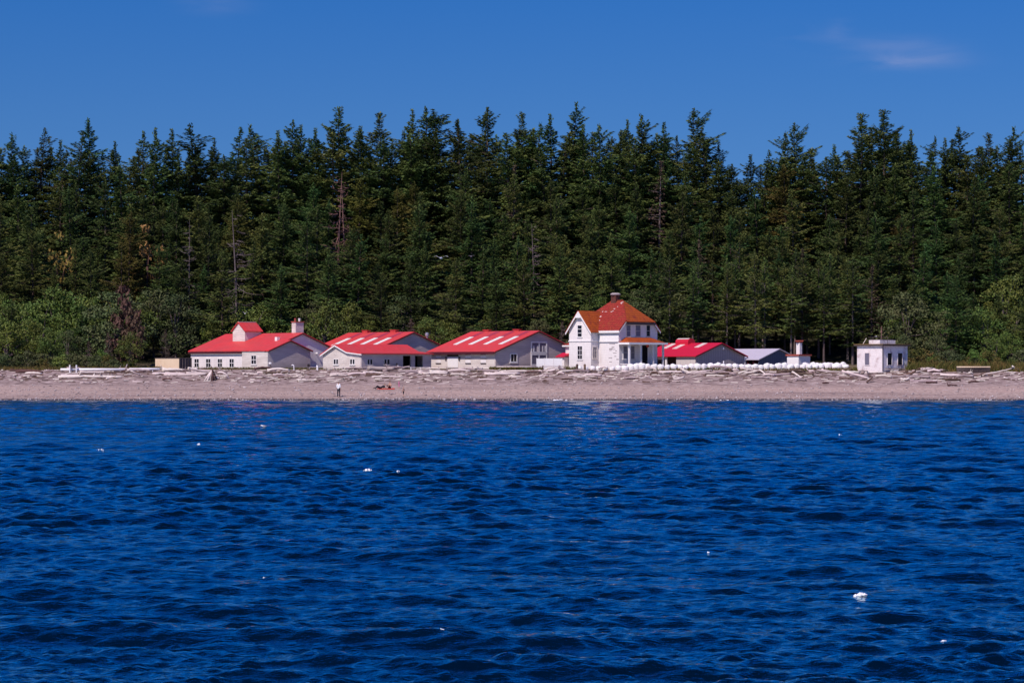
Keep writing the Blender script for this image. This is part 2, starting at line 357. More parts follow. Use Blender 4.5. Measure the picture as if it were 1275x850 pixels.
def wave_set():
    r = np.random.RandomState(3); out = []
    for lam in np.geomspace(.15, 8.5, 140):
        th = math.radians(-97) + r.normal(0, .27 if lam > 1.4 else .46)
        amp = .0080 * lam * (lam/1.0)**-.50 * math.exp(-(lam/7.0)**2) * r.uniform(.4, 1.5)
        out.append((2*math.pi/lam, th, amp, r.uniform(0, 6.28)))
    return out
WAVES = wave_set()
def water_h(X, Y):
    z = np.zeros_like(X)
    px = X + .0; py = Y
    # gusts: slow patches of rougher and calmer water
    g = 1.0 + .34*np.sin(X*.045 + .6*np.sin(Y*.06) + Y*.03) * np.sin(Y*.085 + 1.3) + .13*np.sin(X*.11 - Y*.05)
    dy = Y*.0019
    for k, th, a, ph in WAVES:
        lam = 2*math.pi/k; q = k*(px*math.cos(th) + py*math.sin(th)) + ph
        z += a * (np.sin(q) - .30*np.cos(2*q)) * (g if lam < 1.8 else 1.0) * np.clip((lam/dy - 2.5)/2.5, 0, 1)
    fade = np.clip((251.5 - Y)/14, .12, 1)
    return z * fade
def water_z(x, y): return float(water_h(np.array([float(x)]), np.array([float(y)]))[0])
ny, nx = 1500, 1060
ys = np.geomspace(17, 253, ny); us = np.linspace(-1, 1, nx)
Y = np.repeat(ys, nx); X = np.tile(us, ny) * (Y*.31 + 11)
Z = water_h(X, Y)
i = np.arange((ny-1)*(nx-1)); r_, c_ = i//(nx-1), i % (nx-1); a = r_*nx + c_
faces = np.stack([a, a+1, a+nx+1, a+nx], 1)
V = np.stack([X, Y, Z], 1)
# wide calm skirt beyond the part the picture can show, a little below the troughs
sk = np.array([(-3000,-400,-.55),(3000,-400,-.55),(3000,262,-.55),(-3000,262,-.55)]); n0 = len(V)
V = np.concatenate([V, sk]); faces = np.concatenate([faces, [[n0, n0+1, n0+2, n0+3]]])
water = tag(link("water", np_mesh("water", V, faces), water_mat(), smooth=True), "choppy deep blue sea water filling the foreground", kind="structure")

# ------------------------------------------------------------------ buildings
AL = math.radians(45); CA, SA = math.cos(AL), math.sin(AL)
class Bld:
    """a building whose long lit wall (local y = 0) faces front left and whose end wall (local x = 0) faces front right"""
    def __init__(s, name, xc, d, label, cat, base=None, group=None):
        s.C = Vector(((xc-CX)*d/F, d, 0)); s.C.z = (ground(s.C.x, d) - .15) if base is None else base
        s.root = empty(name, s.C, -AL); tag(s.root, label, cat, group)
    def lx(s, px, y=0.0):
        k = (px-CX)/F; return (k*(s.C.y + y*CA) - s.C.x - y*SA) / (CA + k*SA)
    def ly(s, px, x=0.0):
        k = (px-CX)/F; return (k*(s.C.y - x*SA) - s.C.x - x*CA) / (SA - k*CA)
    def lz(s, py, x=0.0, y=0.0):
        return H + (HY-py)*(s.C.y - x*SA + y*CA)/F - s.C.z
    def part(s, mb, name, m, parent=None, smooth=False): return mb.build(name, m, parent or s.root, smooth)
    def face(s, plane, c):
        """box builder on a wall: plane 'f' (y = c, facing -y) or 's' (x = c, facing +x)"""
        def bx(mb, a0, a1, z0, z1, o0, o1, mi=0):
            if plane == 'f': mb.box(a0, a1, c-o1, c-o0, z0, z1, mi)
            else: mb.box(c+o0, c+o1, a0, a1, z0, z1, mi)
        return bx
    def window(s, plane, c, a0, a1, z0, z1, nv=1, nh=1, fm='clean_white', gm='glass', fw=.06, sill=True, name='window', mw=.045):
        bx = s.face(plane, c); f = MB()
        bx(f, a0, a0+fw, z0, z1, 0, .07); bx(f, a1-fw, a1, z0, z1, 0, .07)
        bx(f, a0+fw, a1-fw, z1-fw, z1, 0, .07); bx(f, a0+fw, a1-fw, z0, z0+fw, 0, .07)
        for k in range(1, nv+1):
            x = a0 + (a1-a0)*k/(nv+1); bx(f, x-mw/2, x+mw/2, z0+fw, z1-fw, 0, .055)
        for k in range(1, nh+1):
            z = z0 + (z1-z0)*k/(nh+1); bx(f, a0+fw, a1-fw, z-mw/2, z+mw/2, 0, .045)
        o = s.part(f, name, M[fm]); g = MB(); bx(g, a0+fw, a1-fw, z0+fw, z1-fw, 0, .02); s.part(g, 'pane', M[gm], o)
        if sill:
            q = MB(); bx(q, a0-.08, a1+.08, z0-.09, z0-.003, 0, .10); s.part(q, 'sill', M[fm], o)
        return o
    def pwin(s, plane, c, px0, px1, py0, py1, **k):
        if plane == 'f': a0, a1 = s.lx(px0, c), s.lx(px1, c); z1, z0 = s.lz(py0, a0, c), s.lz(py1, a0, c)
        else: a0, a1 = s.ly(px0, c), s.ly(px1, c); z1, z0 = s.lz(py0, c, a0), s.lz(py1, c, a0)
        return s.window(plane, c, a0, a1, z0, z1, **k)

def gable_walls(mb, x0, x1, y0, y1, ze, zr, mi=0):
    ym = (y0+y1)/2; mb.prism_x([(y0,-.4),(y1,-.4),(y1,ze),(ym,zr),(y0,ze)], x0, x1, mi)
def gable_roof(mb, x0, x1, y0, y1, ze, zr, ov=.3, th=.13, mi=0):
    ym = (y0+y1)/2; s = (zr-ze)/(ym-y0); e = ze - ov*s
    mb.prism_x([(y0-ov,e+.02),(ym,zr+.02),(y1+ov,e+.02),(y1+ov,e+th),(ym,zr+th),(y0-ov,e+th)], x0, x1, mi)
def strip(mb, x0, x1, ya, yb, y0, ze, s, o0=.132, o1=.17):
    za, zb = ze + (ya-y0)*s, ze + (yb-y0)*s
    mb.prism_x([(ya,za+o0),(yb,zb+o0),(yb,zb+o1),(ya,za+o1)], x0, x1)
def fascia(b, x1, y0, y1, ze, zr, ov, m='dark_red', w=.09):
    """rake board along an end gable"""
    ym = (y0+y1)/2; s = (zr-ze)/(ym-y0); e = ze - ov*s; mb = MB()
    mb.prism_x([(y0-ov,e-.09),(ym,zr-.09),(y1+ov,e-.09),(y1+ov,e+.017),(ym,zr+.017),(y0-ov,e+.017)], x1-w, x1)
    return b.part(mb, 'rake_board', M[m])

# --- left barn with cupola
b = Bld('white_barn', 335, 288, "large white barn with red roof, gabled roof cupola and white chimney", "barn")
L0 = b.lx(237.5); xs_ = b.lx(303); PR = .75
y_ap = b.ly(376, -PR); W_main = 2*y_ap; ze = b.lz(436.3); zr = b.lz(415.3, -PR, y_ap)
slope = (zr-ze)/y_ap; y_ext = b.ly(386.5); zr_e = ze + slope*y_ext/2
w = MB(); gable_walls(w, L0, -PR, 0, W_main, ze, zr); b.part(w, 'wall', M['white'])
w = MB(); gable_walls(w, -PR+.003, 0, .004, y_ext, ze-.01, zr_e-.01); b.part(w, 'end_wall', M['shaded_board'])
w = MB(); w.box(xs_, -.003, -.22, .0, -.3, ze-.22); b.part(w, 'boarded_bay', M['white_old'])
r = MB(); gable_roof(r, L0-.25, -PR+.25, 0, W_main, ze, zr, ov=.28)
s_ = slope; r.prism_x([(-.28, ze-.28*s_+.02),(y_ext/2, zr_e+.02),(y_ext+.28, ze-.28*s_+.02),(y_ext+.28, ze-.28*s_+.13),(y_ext/2, zr_e+.13),(-.28, ze-.28*s_+.13)], -PR+.253, .25)
roof = b.part(r, 'roof', M['red_roof'])
fascia(b, -PR+.247, 0, W_main, ze, zr, .28); fascia(b, .247, 0, y_ext, ze, zr_e, .28)
g = MB(); g.box(L0-.2, xs_-.01, -.33, -.283, ze-.36, ze-.10); b.part(g, 'eave_strip', M['dark_red'])  # dark strip standing for the shade beneath this eave
for px in (245.2, 259.6, 274.2, 288.8): b.pwin('f', 0, px-3.0, px+3.0, 446.2, 457.4, nv=1, nh=1, fw=.07, mw=.07)
b.pwin('f', -.22, 313, 319.6, 442.0, 453.6, nv=1, nh=1, fw=.07, mw=.07)
d_ = MB(); b.face('s', 0)(d_, b.ly(382.5), b.ly(385.2), b.lz(456, 0, 6), b.lz(453, 0, 6), 0, .06); b.part(d_, 'vent_hatch', M['dark_wood'])
# cupola: its own walls and roof, ridge running across the main ridge
yf = .52*y_ap; c0, c1 = b.lx(289.8, yf), b.lx(305, yf); yb = b.ly(325, c1); zb = ze + slope*yf - .3
zct, zca = b.lz(411.5, c1, yf), b.lz(401.8, (c0+c1)/2, yf)
w = MB(); w.prism_y([(c0,zb),(c1,zb),(c1,zct),((c0+c1)/2,zca),(c0,zct)], yf, yb); cup = b.part(w, 'cupola', M['white_old'])
cm = (c0+c1)/2; cs = (zca-zct)/(c1-cm); o = .22
r = MB(); r.prism_y([(c0-o,zct-o*cs+.02),(cm,zca+.02),(c1+o,zct-o*cs+.02),(c1+o,zct-o*cs+.13),(cm,zca+.13),(c0-o,zct-o*cs+.13)], yf-.2, yb+.2); b.part(r, 'cupola_roof', M['red_roof_y'], cup)
r = MB(); r.box(cm-.12, cm+.12, yf-.1, yb+.1, zca+.06, zca+.17); b.part(r, 'ridge_cap', M['droppings'], cup)
# chimney
cx1 = b.lx(368.2, y_ap); cy1 = y_ap + (b.ly(378, cx1) - b.ly(368.2, cx1)); cx0 = cx1 - .85; zt = b.lz(401.3, cx1, y_ap)
w = MB(); w.box(cx0, cx1, y_ap, cy1, zr-.6, zt); ch = b.part(w, 'chimney', M['white_old'])
w = MB(); w.box(cx0-.08, cx1+.08, y_ap-.08, cy1+.08, zt, zt+.14); b.part(w, 'chimney_cap', M['brick_red'], ch)
for q, m in ((.2, 'brick_red'), (.72, 'white')):
    w = MB(); w.lathe([(.13,0),(.13,.28),(.17,.30),(.15,.42)], 8, ((cx0+cx1)/2, y_ap+(cy1-y_ap)*q, zt+.14)); b.part(w, 'chimney_pot', M[m], ch)
xv = b.lx(345, .55*y_ap); w = MB(); w.box(xv-.25, xv+.25, .55*y_ap-.2, .55*y_ap+.25, ze+slope*.5*y_ap, ze+slope*.62*y_ap+.42); b.part(w, 'roof_vent', M['white'])
w = MB(); lp = b.ly(393, -PR); zl = b.lz(440, -PR, lp); w.tube([(-PR,lp,zl),(-PR+.25,lp,zl+.02)], .05, 6); w.lathe([(.03,0),(.17,.05),(.17,.2),(.04,.28)], 8, (-PR+.32, lp, zl-.1)); b.part(w, 'wall_lamp', M['clean_white'])
BARN1 = b

# --- rear barn with four skylights (behind the garage)
def sky_barn(name, xc, d, label, left, apex, rpx, eave, ridge, sk_px, f0, f1, lit='white_old', gab='shaded_board', base=None):
    b = Bld(name, xc, d, label, "barn", base)
    L0 = b.lx(left); ya = b.ly(apex); ze = b.lz(eave); zr = b.lz(ridge, 0, ya); sl_ = (zr-ze)/ya; Wd = 2*ya
    w = MB(); gable_walls(w, L0, -.18, 0, Wd, ze, zr); b.part(w, 'wall', M[lit])
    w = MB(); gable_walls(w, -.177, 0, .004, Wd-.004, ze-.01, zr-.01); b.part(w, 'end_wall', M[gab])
    r = MB(); gable_roof(r, L0-.55, .3, 0, Wd, ze, zr, ov=.5); roof = b.part(r, 'roof', M['red_roof'])
    fascia(b, .297, 0, Wd, ze, zr, .5)
    g = MB(); g.box(L0-.5, .25, -.56, -.503, ze-.5*sl_-.22, ze-.5*sl_+.12); b.part(g, 'eave_strip', M['dark_red'])
    for px in sk_px:
        x0 = b.lx(px); x1 = b.lx(px+5.2)
        k = MB(); strip(k, x0, x1, f0*ya, f1*ya, 0, ze, sl_); b.part(k, 'skylight', M['skylight'], roof)
        k = MB(); strip(k, x0, x1, f1*ya+.01, .97*ya, 0, ze, sl_, .132, .155); b.part(k, 'faded_panel', M['dull_red'], roof)
    b.v = (L0, ya, ze, zr, sl_, Wd, roof); return b
b = sky_barn('skylight_barn', 461, 302, "red roofed barn with four skylights partly hidden behind the low garage wing", 384, 514, 567, 438, 414, (396, 412.8, 429.6, 446.4), .3, .68)
L0, ya, ze, zr, sl_, Wd, roof = b.v
for px in (456, 491):
    k = MB(); x = b.lx(px, ya); k.box(x-.55, x+.55, ya-.3, ya+.3, zr+.05, zr+.36); k.box(x-.65, x+.65, ya-.36, ya+.36, zr+.36, zr+.44); b.part(k, 'ridge_vent', M['red_roof'], roof)
k = MB(); yv = b.ly(531.7, -.6); zv = ze + sl_*(Wd-yv); k.lathe([(.16,-.2),(.16,.55),(.30,.62),(.30,.95),(.1,1.1)], 10, (-.6, yv, zv+.1)); b.part(k, 'vent_pipe', M['metal'], roof)

# --- barn with big window
b = sky_barn('skylight_barn', 617, 290, "red roofed barn with four skylights, shuttered white side and tall window in shaded gable", 537, 670, 723, 437.2, 412.6, (547.6, 566.3, 585, 603.7), .31, .70, lit='white_old')
L0, ya, ze, zr, sl_, Wd, roof = b.v
for px in (606.5, 644):
    k = MB(); x = b.lx(px, ya); k.box(x-.5, x+.5, ya-.25, ya+.25, zr+.05, zr+.28); k.box(x-.62, x+.62, ya-.34, ya+.34, zr+.28, zr+.36); b.part(k, 'ridge_vent', M['red_roof'], roof)
for p0, p1 in ((543, 549.2), (579.8, 586.5), (598.8, 605.4)):
    a0, a1 = b.lx(p0), b.lx(p1); z0, z1 = b.lz(452.3, a0), b.lz(440.8, a0); bx = b.face('f', 0)
    k = MB(); bx(k, a0, a1, z0, z1, 0, .05); o = b.part(k, 'shutter', M['white'])
    for f in (.96, .5, .0):
        q = MB(); zz = z0 + (z1-z0)*f; bx(q, a0-.02, a1+.02, zz-.05, zz+.07, .052, .09); b.part(q, 'batten', M['dark_wood'], o)
a0, a1 = b.lx(557.5), b.lx(571); z0, z1 = b.lz(457.5, a0), b.lz(441, a0); bx = b.face('f', 0)
k = MB(); bx(k, a0+.05, a1-.05, z0, z1-.36, 0, .08); o = b.part(k, 'sliding_door', M['clean_white'])
q = MB(); bx(q, a0, a1, z1-.355, z1, 0, .10); b.part(q, 'transom', M['dark_wood'], o)
for px in (555.5, 572.3):
    k = MB(); x = b.lx(px); z = b.lz(446, x); bx(k, x-.12, x+.12, z-.3, z+.2, 0, .12); b.part(k, 'door_catch', M['dark_wood'])
b.pwin('s', 0, 635, 644, 439.6, 451.2, nv=1, nh=0, fw=.14, gm='glass')
b.pwin('s', 0, 661, 681, 425, 439.6, nv=1, nh=0, fw=.18, gm='frosted', mw=.2, sill=False)
b.pwin('s', 0, 661, 681, 440.2, 455, nv=1, nh=0, fw=.18, gm='frosted', mw=.2, sill=False)
for y0, y1 in ((663.6, 665.2), (668.4, 669.8), (675, 676.2), (678.2, 679.6)):
    k = MB(); a0, a1 = b.ly(y0), b.ly(y1); z0 = b.lz(437.6, 0, a0); z1 = b.lz(430.5, 0, a0); b.face('s', 0)(k, a0, a1, z0, z1, .024, .05); b.part(k, 'pane_strip', M['white'])  # narrow white strips on the upper window panes
k = MB(); b.face('f', 0)(k, L0+.02, -.02, -.35, .22, 0, .06); b.part(k, 'plinth', M['clean_white'])
BARN3 = b

# --- low garage wing in front
b = Bld('garage_wing', 450, 282.5, "low white garage with gabled end, red roof and two open dark bays", "garage")
x_l, x_a, x_k = b.lx(402), b.lx(418.3), b.lx(433); YL = b.ly(536.5)
z_e, z_a, z_k, z_r = b.lz(441.3, x_l), b.lz(429.6, x_a), b.lz(438.3, x_k), b.lz(440.7)
bay = [(b.ly(501.8), b.ly(512)), (b.ly(516.8), b.ly(527))]; zd = b.lz(442.8, 0, 8)
w = MB(); w.prism_y([(x_l,-.4),(-.25,-.4),(-.25,z_r),(x_k,z_k),(x_a,z_a),(x_l,z_e)], 0, bay[0][0]-.25); b.part(w, 'wall', M['white_old'])
w = MB(); w.box(-.247, 0, .004, bay[0][0], -.4, z_r-.02)
w.box(-.247, 0, bay[0][1], bay[1][0], -.4, z_r-.02); w.box(-.247, 0, bay[1][1], YL, -.4, z_r-.02)
for y0, y1 in bay: w.box(-.247, 0, y0+.002, y1-.002, zd, z_r-.02)
w.box(x_k, x_k+.2, bay[0][0]-.24, YL, -.4, z_k-.05); w.box(x_k+.2, -.25, YL-.2, YL-.003, -.4, z_r-.06)
b.part(w, 'side_wall', M['shaded_board'])
w = MB(); w.box(x_l, x_k-.003, bay[0][0]-.245, YL, -.4, z_e-.1); b.part(w, 'rear_wall', M['shaded_board'])
w = MB(); w.box(x_k+.22, x_k+.3, bay[0][0], YL-.25, -.1, z_k-.3); w.box(x_k+.31, -.3, bay[0][0]-.1, YL-.22, -.08, -.02); b.part(w, 'dark_interior', M['dark'])  # black back wall and floor, the bays' shade put into their colour
w = MB(); w.box(-1.6, -.9, bay[1][0]+.2, bay[1][1]-.3, .0, .45); b.part(w, 'stored_crate', M['brick_red'])
o = .3; sk_ = (z_k-z_r)/(0-x_k)
r = MB(); sl1 = (z_a-z_e)/(x_a-x_l)
r.prism_y([(x_l-o,z_e-o*sl1+.02),(x_a,z_a+.02),(x_k,z_k+.02),(o,z_r-o*sk_+.02),(o,z_r-o*sk_+.15),(x_k,z_k+.15),(x_a,z_a+.15),(x_l-o,z_e-o*sl1+.15)], -.3, YL+.3); roof = b.part(r, 'roof', M['red_roof_y'])
r = MB(); r.prism_y([(x_l-o,z_e-o*sl1-.16),(x_a,z_a-.16),(x_k,z_k-.14),(o,z_r-o*sk_-.12),(o,z_r-o*sk_+.017),(x_k,z_k+.017),(x_a,z_a+.017),(x_l-o,z_e-o*sl1+.017)], -.297, -.2); b.part(r, 'rake_board', M['clean_white'])
for p0, p1 in ((415.6, 421.6), (436, 442.2)): b.pwin('f', 0, p0, p1, 446.7, 453.8, nv=1, nh=0, fw=.06, mw=.12)
for p0, p1 in ((456.8, 463.8), (477.8, 485.2)): b.pwin('s', 0, p0, p1, 446.8, 454, nv=1, nh=0, fw=.06, fm='white_old', mw=.12)
k = MB(); b.face('s', 0)(k, b.ly(493.2), b.ly(494.4), b.lz(454.2, 0, 6), b.lz(452, 0, 6), 0, .1); b.part(k, 'meter_box', M['dark_wood'])
GAR = b

# --- the two storey house
b = Bld('white_house', 771, 286, "two storey white house with red and orange tiled roof, brick chimney and corner porch", "house")
x1 = b.lx(745.5); wo_ = -b.ly(735.8, x1); x0 = b.lx(708.6, -wo_); D = b.ly(818.5); XA = -7.6
zE = b.lz(409.6); zR = b.lz(375.4, -2.2, D/2); sR = (zR-zE)/(D/2); zH = b.lz(400.2, 0, 2); OV = .32
yH = (zH-zE)/sR; hipx = (D/2 - yH)*1.0
w = MB(); w.prism_x([(0,-.4),(D,-.4),(D,zE),(D-yH,zH-.05),(yH,zH-.05),(0,zE)], XA, 0)
w.prism_x([(yH+.3,zH-.06),(D-yH-.3,zH-.06),(D/2+.4,zR-.5),(D/2-.4,zR-.5)], XA+hipx+.3, -hipx-.3); b.part(w, 'wall', M['white'])
xm = (x0+x1)/2; zWa = b.lz(387.6, xm, -wo_); zWe = b.lz(410.5, x1, -wo_); sW = (zWa-zWe)/(x1-xm)
w = MB(); w.prism_y([(x0,-.4),(x1,-.4),(x1,zWe),(xm,zWa),(x0,zWe)], -wo_, -.003); w.prism_y([(x0,-.4),(XA-.003,-.4),(XA-.003,zWe-.3),(x0,zWe-.4)], .0, D*.55); b.part(w, 'wing_wall', M['white'])
# main roof: two long slopes, half hips at both ends, as thick slabs
T = .14
def slab(mb, pts, t=T):
    a, c_, e = Vector(pts[0]), Vector(pts[1]), Vector(pts[2]); n = (c_-a).cross(e-a).normalized()
    if n.z < 0: n = -n; pts = pts[::-1]
    mb.solid([Vector(p) + n*.02 for p in pts], [Vector(p) + n*(.02+t) for p in pts])
xr0, xr1 = XA+hipx, -hipx; eo = zE-OV*sR
r = MB(); slab(r, [(XA-OV,-OV,eo),(OV,-OV,eo),(OV,yH,zH),(xr1,D/2,zR),(xr0,D/2,zR),(XA-OV,yH,zH)]); front = b.part(r, 'roof', M['tile_red'])
r = MB(); slab(r, [(XA-OV,D+OV,eo),(OV,D+OV,eo),(OV,D-yH,zH),(xr1,D/2,zR),(xr0,D/2,zR),(XA-OV,D-yH,zH)]); b.part(r, 'rear_roof', M['tile_red'])
hz_ = zH - .02
r = MB(); slab(r, [(OV+.12,yH-.12,hz_-.1),(OV+.12,D-yH+.12,hz_-.1),(xr1,D/2,zR+.01)]); b.part(r, 'half_hip', M['tile_orange'])
r = MB(); slab(r, [(XA-OV-.12,yH-.12,hz_-.1),(XA-OV-.12,D-yH+.12,hz_-.1),(xr0,D/2,zR+.01)]); b.part(r, 'half_hip', M['tile_red'])
r = MB(); r.tube([(xr0,D/2,zR+.16),(xr1,D/2,zR+.16)], .09, 6); r.tube([(xr1,D/2,zR+.16),(OV+.1,yH-.1,hz_+.06)], .08, 6); b.part(r, 'ridge_tiles', M['tile_red'])
r = MB(); r.box(XA-OV, OV, -OV-.10, -OV-.003, eo-.17, eo+.14); b.part(r, 'cornice', M['clean_white'])
for (p, q) in (((-OV,eo),(yH,zH)), ((D+OV,eo),(D-yH,zH))):
    r = MB(); r.prism_x([(p[0],p[1]-.2),(q[0],q[1]-.2),(q[0],q[1]+.015),(p[0],p[1]+.015)], OV-.08, OV+.006); b.part(r, 'rake_board', M['clean_white'])
r = MB(); r.box(OV-.02, OV+.16, yH-.15, D-yH+.15, zH-.40, zH-.15); b.part(r, 'eaves_board', M['dark_wood'])
# wing roof
wo2 = .35; yend = D/2 - (zR-zWa)/sR + .35
eW = zWe-OV*sW
for sgn, m, nm in ((1, 'tile_orange', 'wing_roof'), (-1, 'tile_red', 'wing_roof')):
    xo = xm + sgn*((x1-xm)+OV); r = MB(); slab(r, [(xo,-wo_-wo2,eW),(xm,-wo_-wo2,zWa),(xm,yend,zWa),(xo,yend,eW)]); b.part(r, nm, M[m])
    r = MB(); r.prism_y([(xo,eW-.22),(xm,zWa-.22),(xm,zWa+.015),(xo,eW+.015)], -wo_-wo2-.06, -wo_-wo2+.04); b.part(r, 'rake_board', M['clean_white'])
r = MB(); q = .62; r.prism_y([(xm-q,zWa-q*sW-.1),(xm+q,zWa-q*sW-.1),(xm,zWa-.25)], -wo_-wo2-.05, -wo_-wo2+.03)
b.part(r, 'gable_ornament', M['clean_white'])
k = MB(); k.box(x0-.06, x1+.06, -wo_-.09, -wo_-.002, b.lz(424.6, xm, -wo_)-.06, b.lz(424.6, xm, -wo_)+.10); k.box(x1+.002, x1+.08, -wo_-.09, -.002, b.lz(424.6, xm, -wo_)-.06, b.lz(424.6, xm, -wo_)+.10); b.part(k, 'string_course', M['clean_white'])
k = MB(); zc = b.lz(424.8); k.box(x1+.09, .0, -.16, -.002, zc-.07, zc+.09); k.box(x1+.09, 0, -.12, -.002, zc+.09, zc+.86); b.part(k, 'string_course', M['clean_white'])
# chimney
cxm = (xr0+xr1)/2 - .35; zt = b.lz(364.5, cxm, D/2)
k = MB(); k.box(cxm-.42, cxm+.42, D/2-.42, D/2+.42, zR-.6, zt-.35); ch = b.part(k, 'chimney', M['brick'])
k = MB(); k.lathe([(.62,0),(.72,.14),(.60,.26),(.40,.34)], 10, (cxm, D/2, zt-.35)); b.part(k, 'chimney_cap', M['concrete_raw'], ch)
# white bird droppings on the red slope, thin patches lying on the tiles
k = MB(); rr = random.Random(4)
for _ in range(13):
    t = rr.random(); yy = D/2*(.90-.55*t) + rr.uniform(-.5,.5); xx = -2.5 - 2.6*t + rr.gauss(0,.55)
    if rr.random() < .25: xx = -2.4+rr.uniform(-.35,.05); yy = D/2*rr.uniform(.86,.96)
    yy = min(yy, D/2*.95); zz = zE + yy*sR; l, wd = rr.uniform(.05,.14), rr.uniform(.08,.26)
    n = Vector((0,-sR,1)).normalized(); u = Vector((0,1,sR)).normalized(); c = Vector((xx,yy,zz)) + n*(.02+T+.006); e = Vector((1,0,0))
    q = [c-u*l*.6-e*wd, c-u*l+e*wd*.7, c+u*l*.5+e*wd, c+u*l-e*wd*.6]
    k.solid(q, [p + n*.012 for p in q])
o = b.part(k, 'bird_droppings', M['droppings'], front); o["kind"] = "stuff"
# windows
b.pwin('f', -wo_, 719.2, 725, 404.6, 419.6, nv=0, nh=2, fw=.055, mw=.06)
b.pwin('f', -wo_, 719.2, 725.4, 430.4, 447.4, nv=1, nh=2, fw=.055, mw=.05)
b.pwin('s', x1, 737.6, 743.2, 431.5, 446.5, nv=1, nh=2, fw=.10, fm='white_old', gm='frosted')
for (p0, p1, gm) in ((779.6, 785, 'frosted'), (791, 797.4, 'frosted'), (804.4, 809.4, 'glass')): b.pwin('s', 0, p0, p1, 404.5, 419, nv=0, nh=1, fw=.06, gm=gm, fm='white_old')
b.pwin('s', 0, 775.4, 781.2, 430.5, 447, nv=0, nh=1, fw=.06, gm='frosted'); b.pwin('s', 0, 785, 790, 430.5, 447, nv=0, nh=1, fw=.06, gm='frosted', fm='white_old')
a0, a1 = b.ly(799.4), b.ly(806); z1 = b.lz(430, 0, a0); bx = b.face('s', 0)
k = MB(); bx(k, a0, a1, .15, z1, 0, .05); dr = b.part(k, 'door', M['dark']); k = MB(); bx(k, a1-.18, a1-.1, 1.1, 1.2, .05, .12); b.part(k, 'door_knob', M['metal'], dr)
k = MB(); zz = b.lz(431.5, 0, a0); k.lathe([(.05,0),(.2,.1),(.16,.35),(.03,.42)], 8, (.6, (a0+a1)/2-.1, zz-.1)); b.part(k, 'porch_lamp', M['cloth_red'])
# peeling patches on the lit wall
k = MB(); rr = random.Random(9)
for _ in range(13):
    px = rr.uniform(760, 770.5); py = rr.uniform(432, 452) if rr.random() < .8 else 428; xx = b.lx(px); zz = b.lz(py, xx); l = rr.uniform(.2,.55)
    k.box(xx-l, min(xx+l*.4, -.02), -.012, -.001, zz-.03, zz+rr.uniform(.03,.09))
o = b.part(k, 'peeling_paint', M['concrete_raw']); o["kind"] = "stuff"
# porch on the right face
p_out = b.lx(783, -.15); p_out = abs(b.lx(782.6, .0)); yP0, yP1 = .15, b.ly(826, p_out); zPe, zPt = b.lz(426.8, p_out, yP0), b.lz(420, 0, 2)
k = MB(); o = .38
lo = [(.02,yP0-o,zPe),(p_out+o,yP0-o,zPe),(p_out+o,yP1+o,zPe),(.02,yP1+o,zPe)]
hi = [(.02,yP0+1.0,zPt),(.25,yP0+1.0,zPt),(.25,yP1-1.0,zPt),(.02,yP1-1.0,zPt)]
k.solid(lo, hi); por = b.part(k, 'porch_roof', M['tile_orange'])
k = MB(); k.box(.02, p_out+o+.06, yP0-o-.06, yP0-o-.003, zPe-.2, zPe+.06); k.box(p_out+o+.003, p_out+o+.06, yP0-o-.06, yP1+o+.06, zPe-.2, zPe+.06); k.box(.02, p_out+o, yP0-o, yP1+o, zPe-.14, zPe-.004); b.part(k, 'porch_fascia', M['clean_white'], por)
for yy, m in ((yP0+.05,'clean_white'), (yP0+(yP1-yP0)*.34,'white'), (yP0+(yP1-yP0)*.70,'white'), (yP1-.05,'white')):
    k = MB(); k.box(p_out-.13, p_out+.09, yy-.11, yy+.11, 0, zPe-.142); k.box(p_out-.18, p_out+.14, yy-.16, yy+.16, 0, .2); k.box(p_out-.17, p_out+.13, yy-.15, yy+.15, zPe-.34, zPe-.143); b.part(k, 'porch_post', M[m], por)
k = MB(); k.box(0.003, p_out+.25, -.05, yP1+.2, -.4, .12); b.part(k, 'porch_floor', M['concrete_raw'], por)
k = MB(); k.box(.05, p_out-.14, yP0-.02, yP0+.06, .75, .85)
for xx in np.arange(.15, p_out-.2, .16): k.box(xx, xx+.05, yP0, yP0+.04, .122, .75)
b.part(k, 'porch_railing', M['white'], por)
# lean-to annex at the back left
yA0, yA1 = .8, 3.6; xA1 = XA-.01 if x0 > XA else x0-.003; xA0 = b.lx(704.2, yA0); zA = b.lz(431.5, xA0, yA0)
k = MB(); k.box(xA0, xA1, yA0, yA1, -.4, zA); an = b.part(k, 'annex', M['white'])
k = MB(); lo = [(xA0-.35,yA0-.4,zA+.22),(xA1,yA0-.4,zA+.22),(xA1,yA1+.3,zA+.22),(xA0-.35,yA1+.3,zA+.22)]; hi = [(xA1-.3,yA0+.2,zA+1.0),(xA1,yA0+.2,zA+1.0),(xA1,yA1,zA+1.0),(xA1-.3,yA1,zA+1.0)]
k.solid(lo, hi); b.part(k, 'annex_roof', M['tile_red'], an)
k = MB(); k.box(xA0-.32, xA1, yA0-.36, yA1+.2, zA+.003, zA+.217); b.part(k, 'annex_cornice', M['clean_white'], an)
HOUSE = b

# --- small shed peeking over the board fence
b = Bld('garden_shed', 702.5, 293, "small white shed with red roof half hidden behind the white board fence", "shed")
k = MB(); k.box(b.lx(694.5), 0, 0, 2.2, -.4, b.lz(444.8)); b.part(k, 'wall', M['white'])
k = MB(); z = b.lz(444.6); k.prism_x([(-.3,z),(2.5,z+.35),(2.5,z+.45),(1.1,z+.62),(-.3,z+.13)], b.lx(693.5), .25); b.part(k, 'roof', M['crimson'])

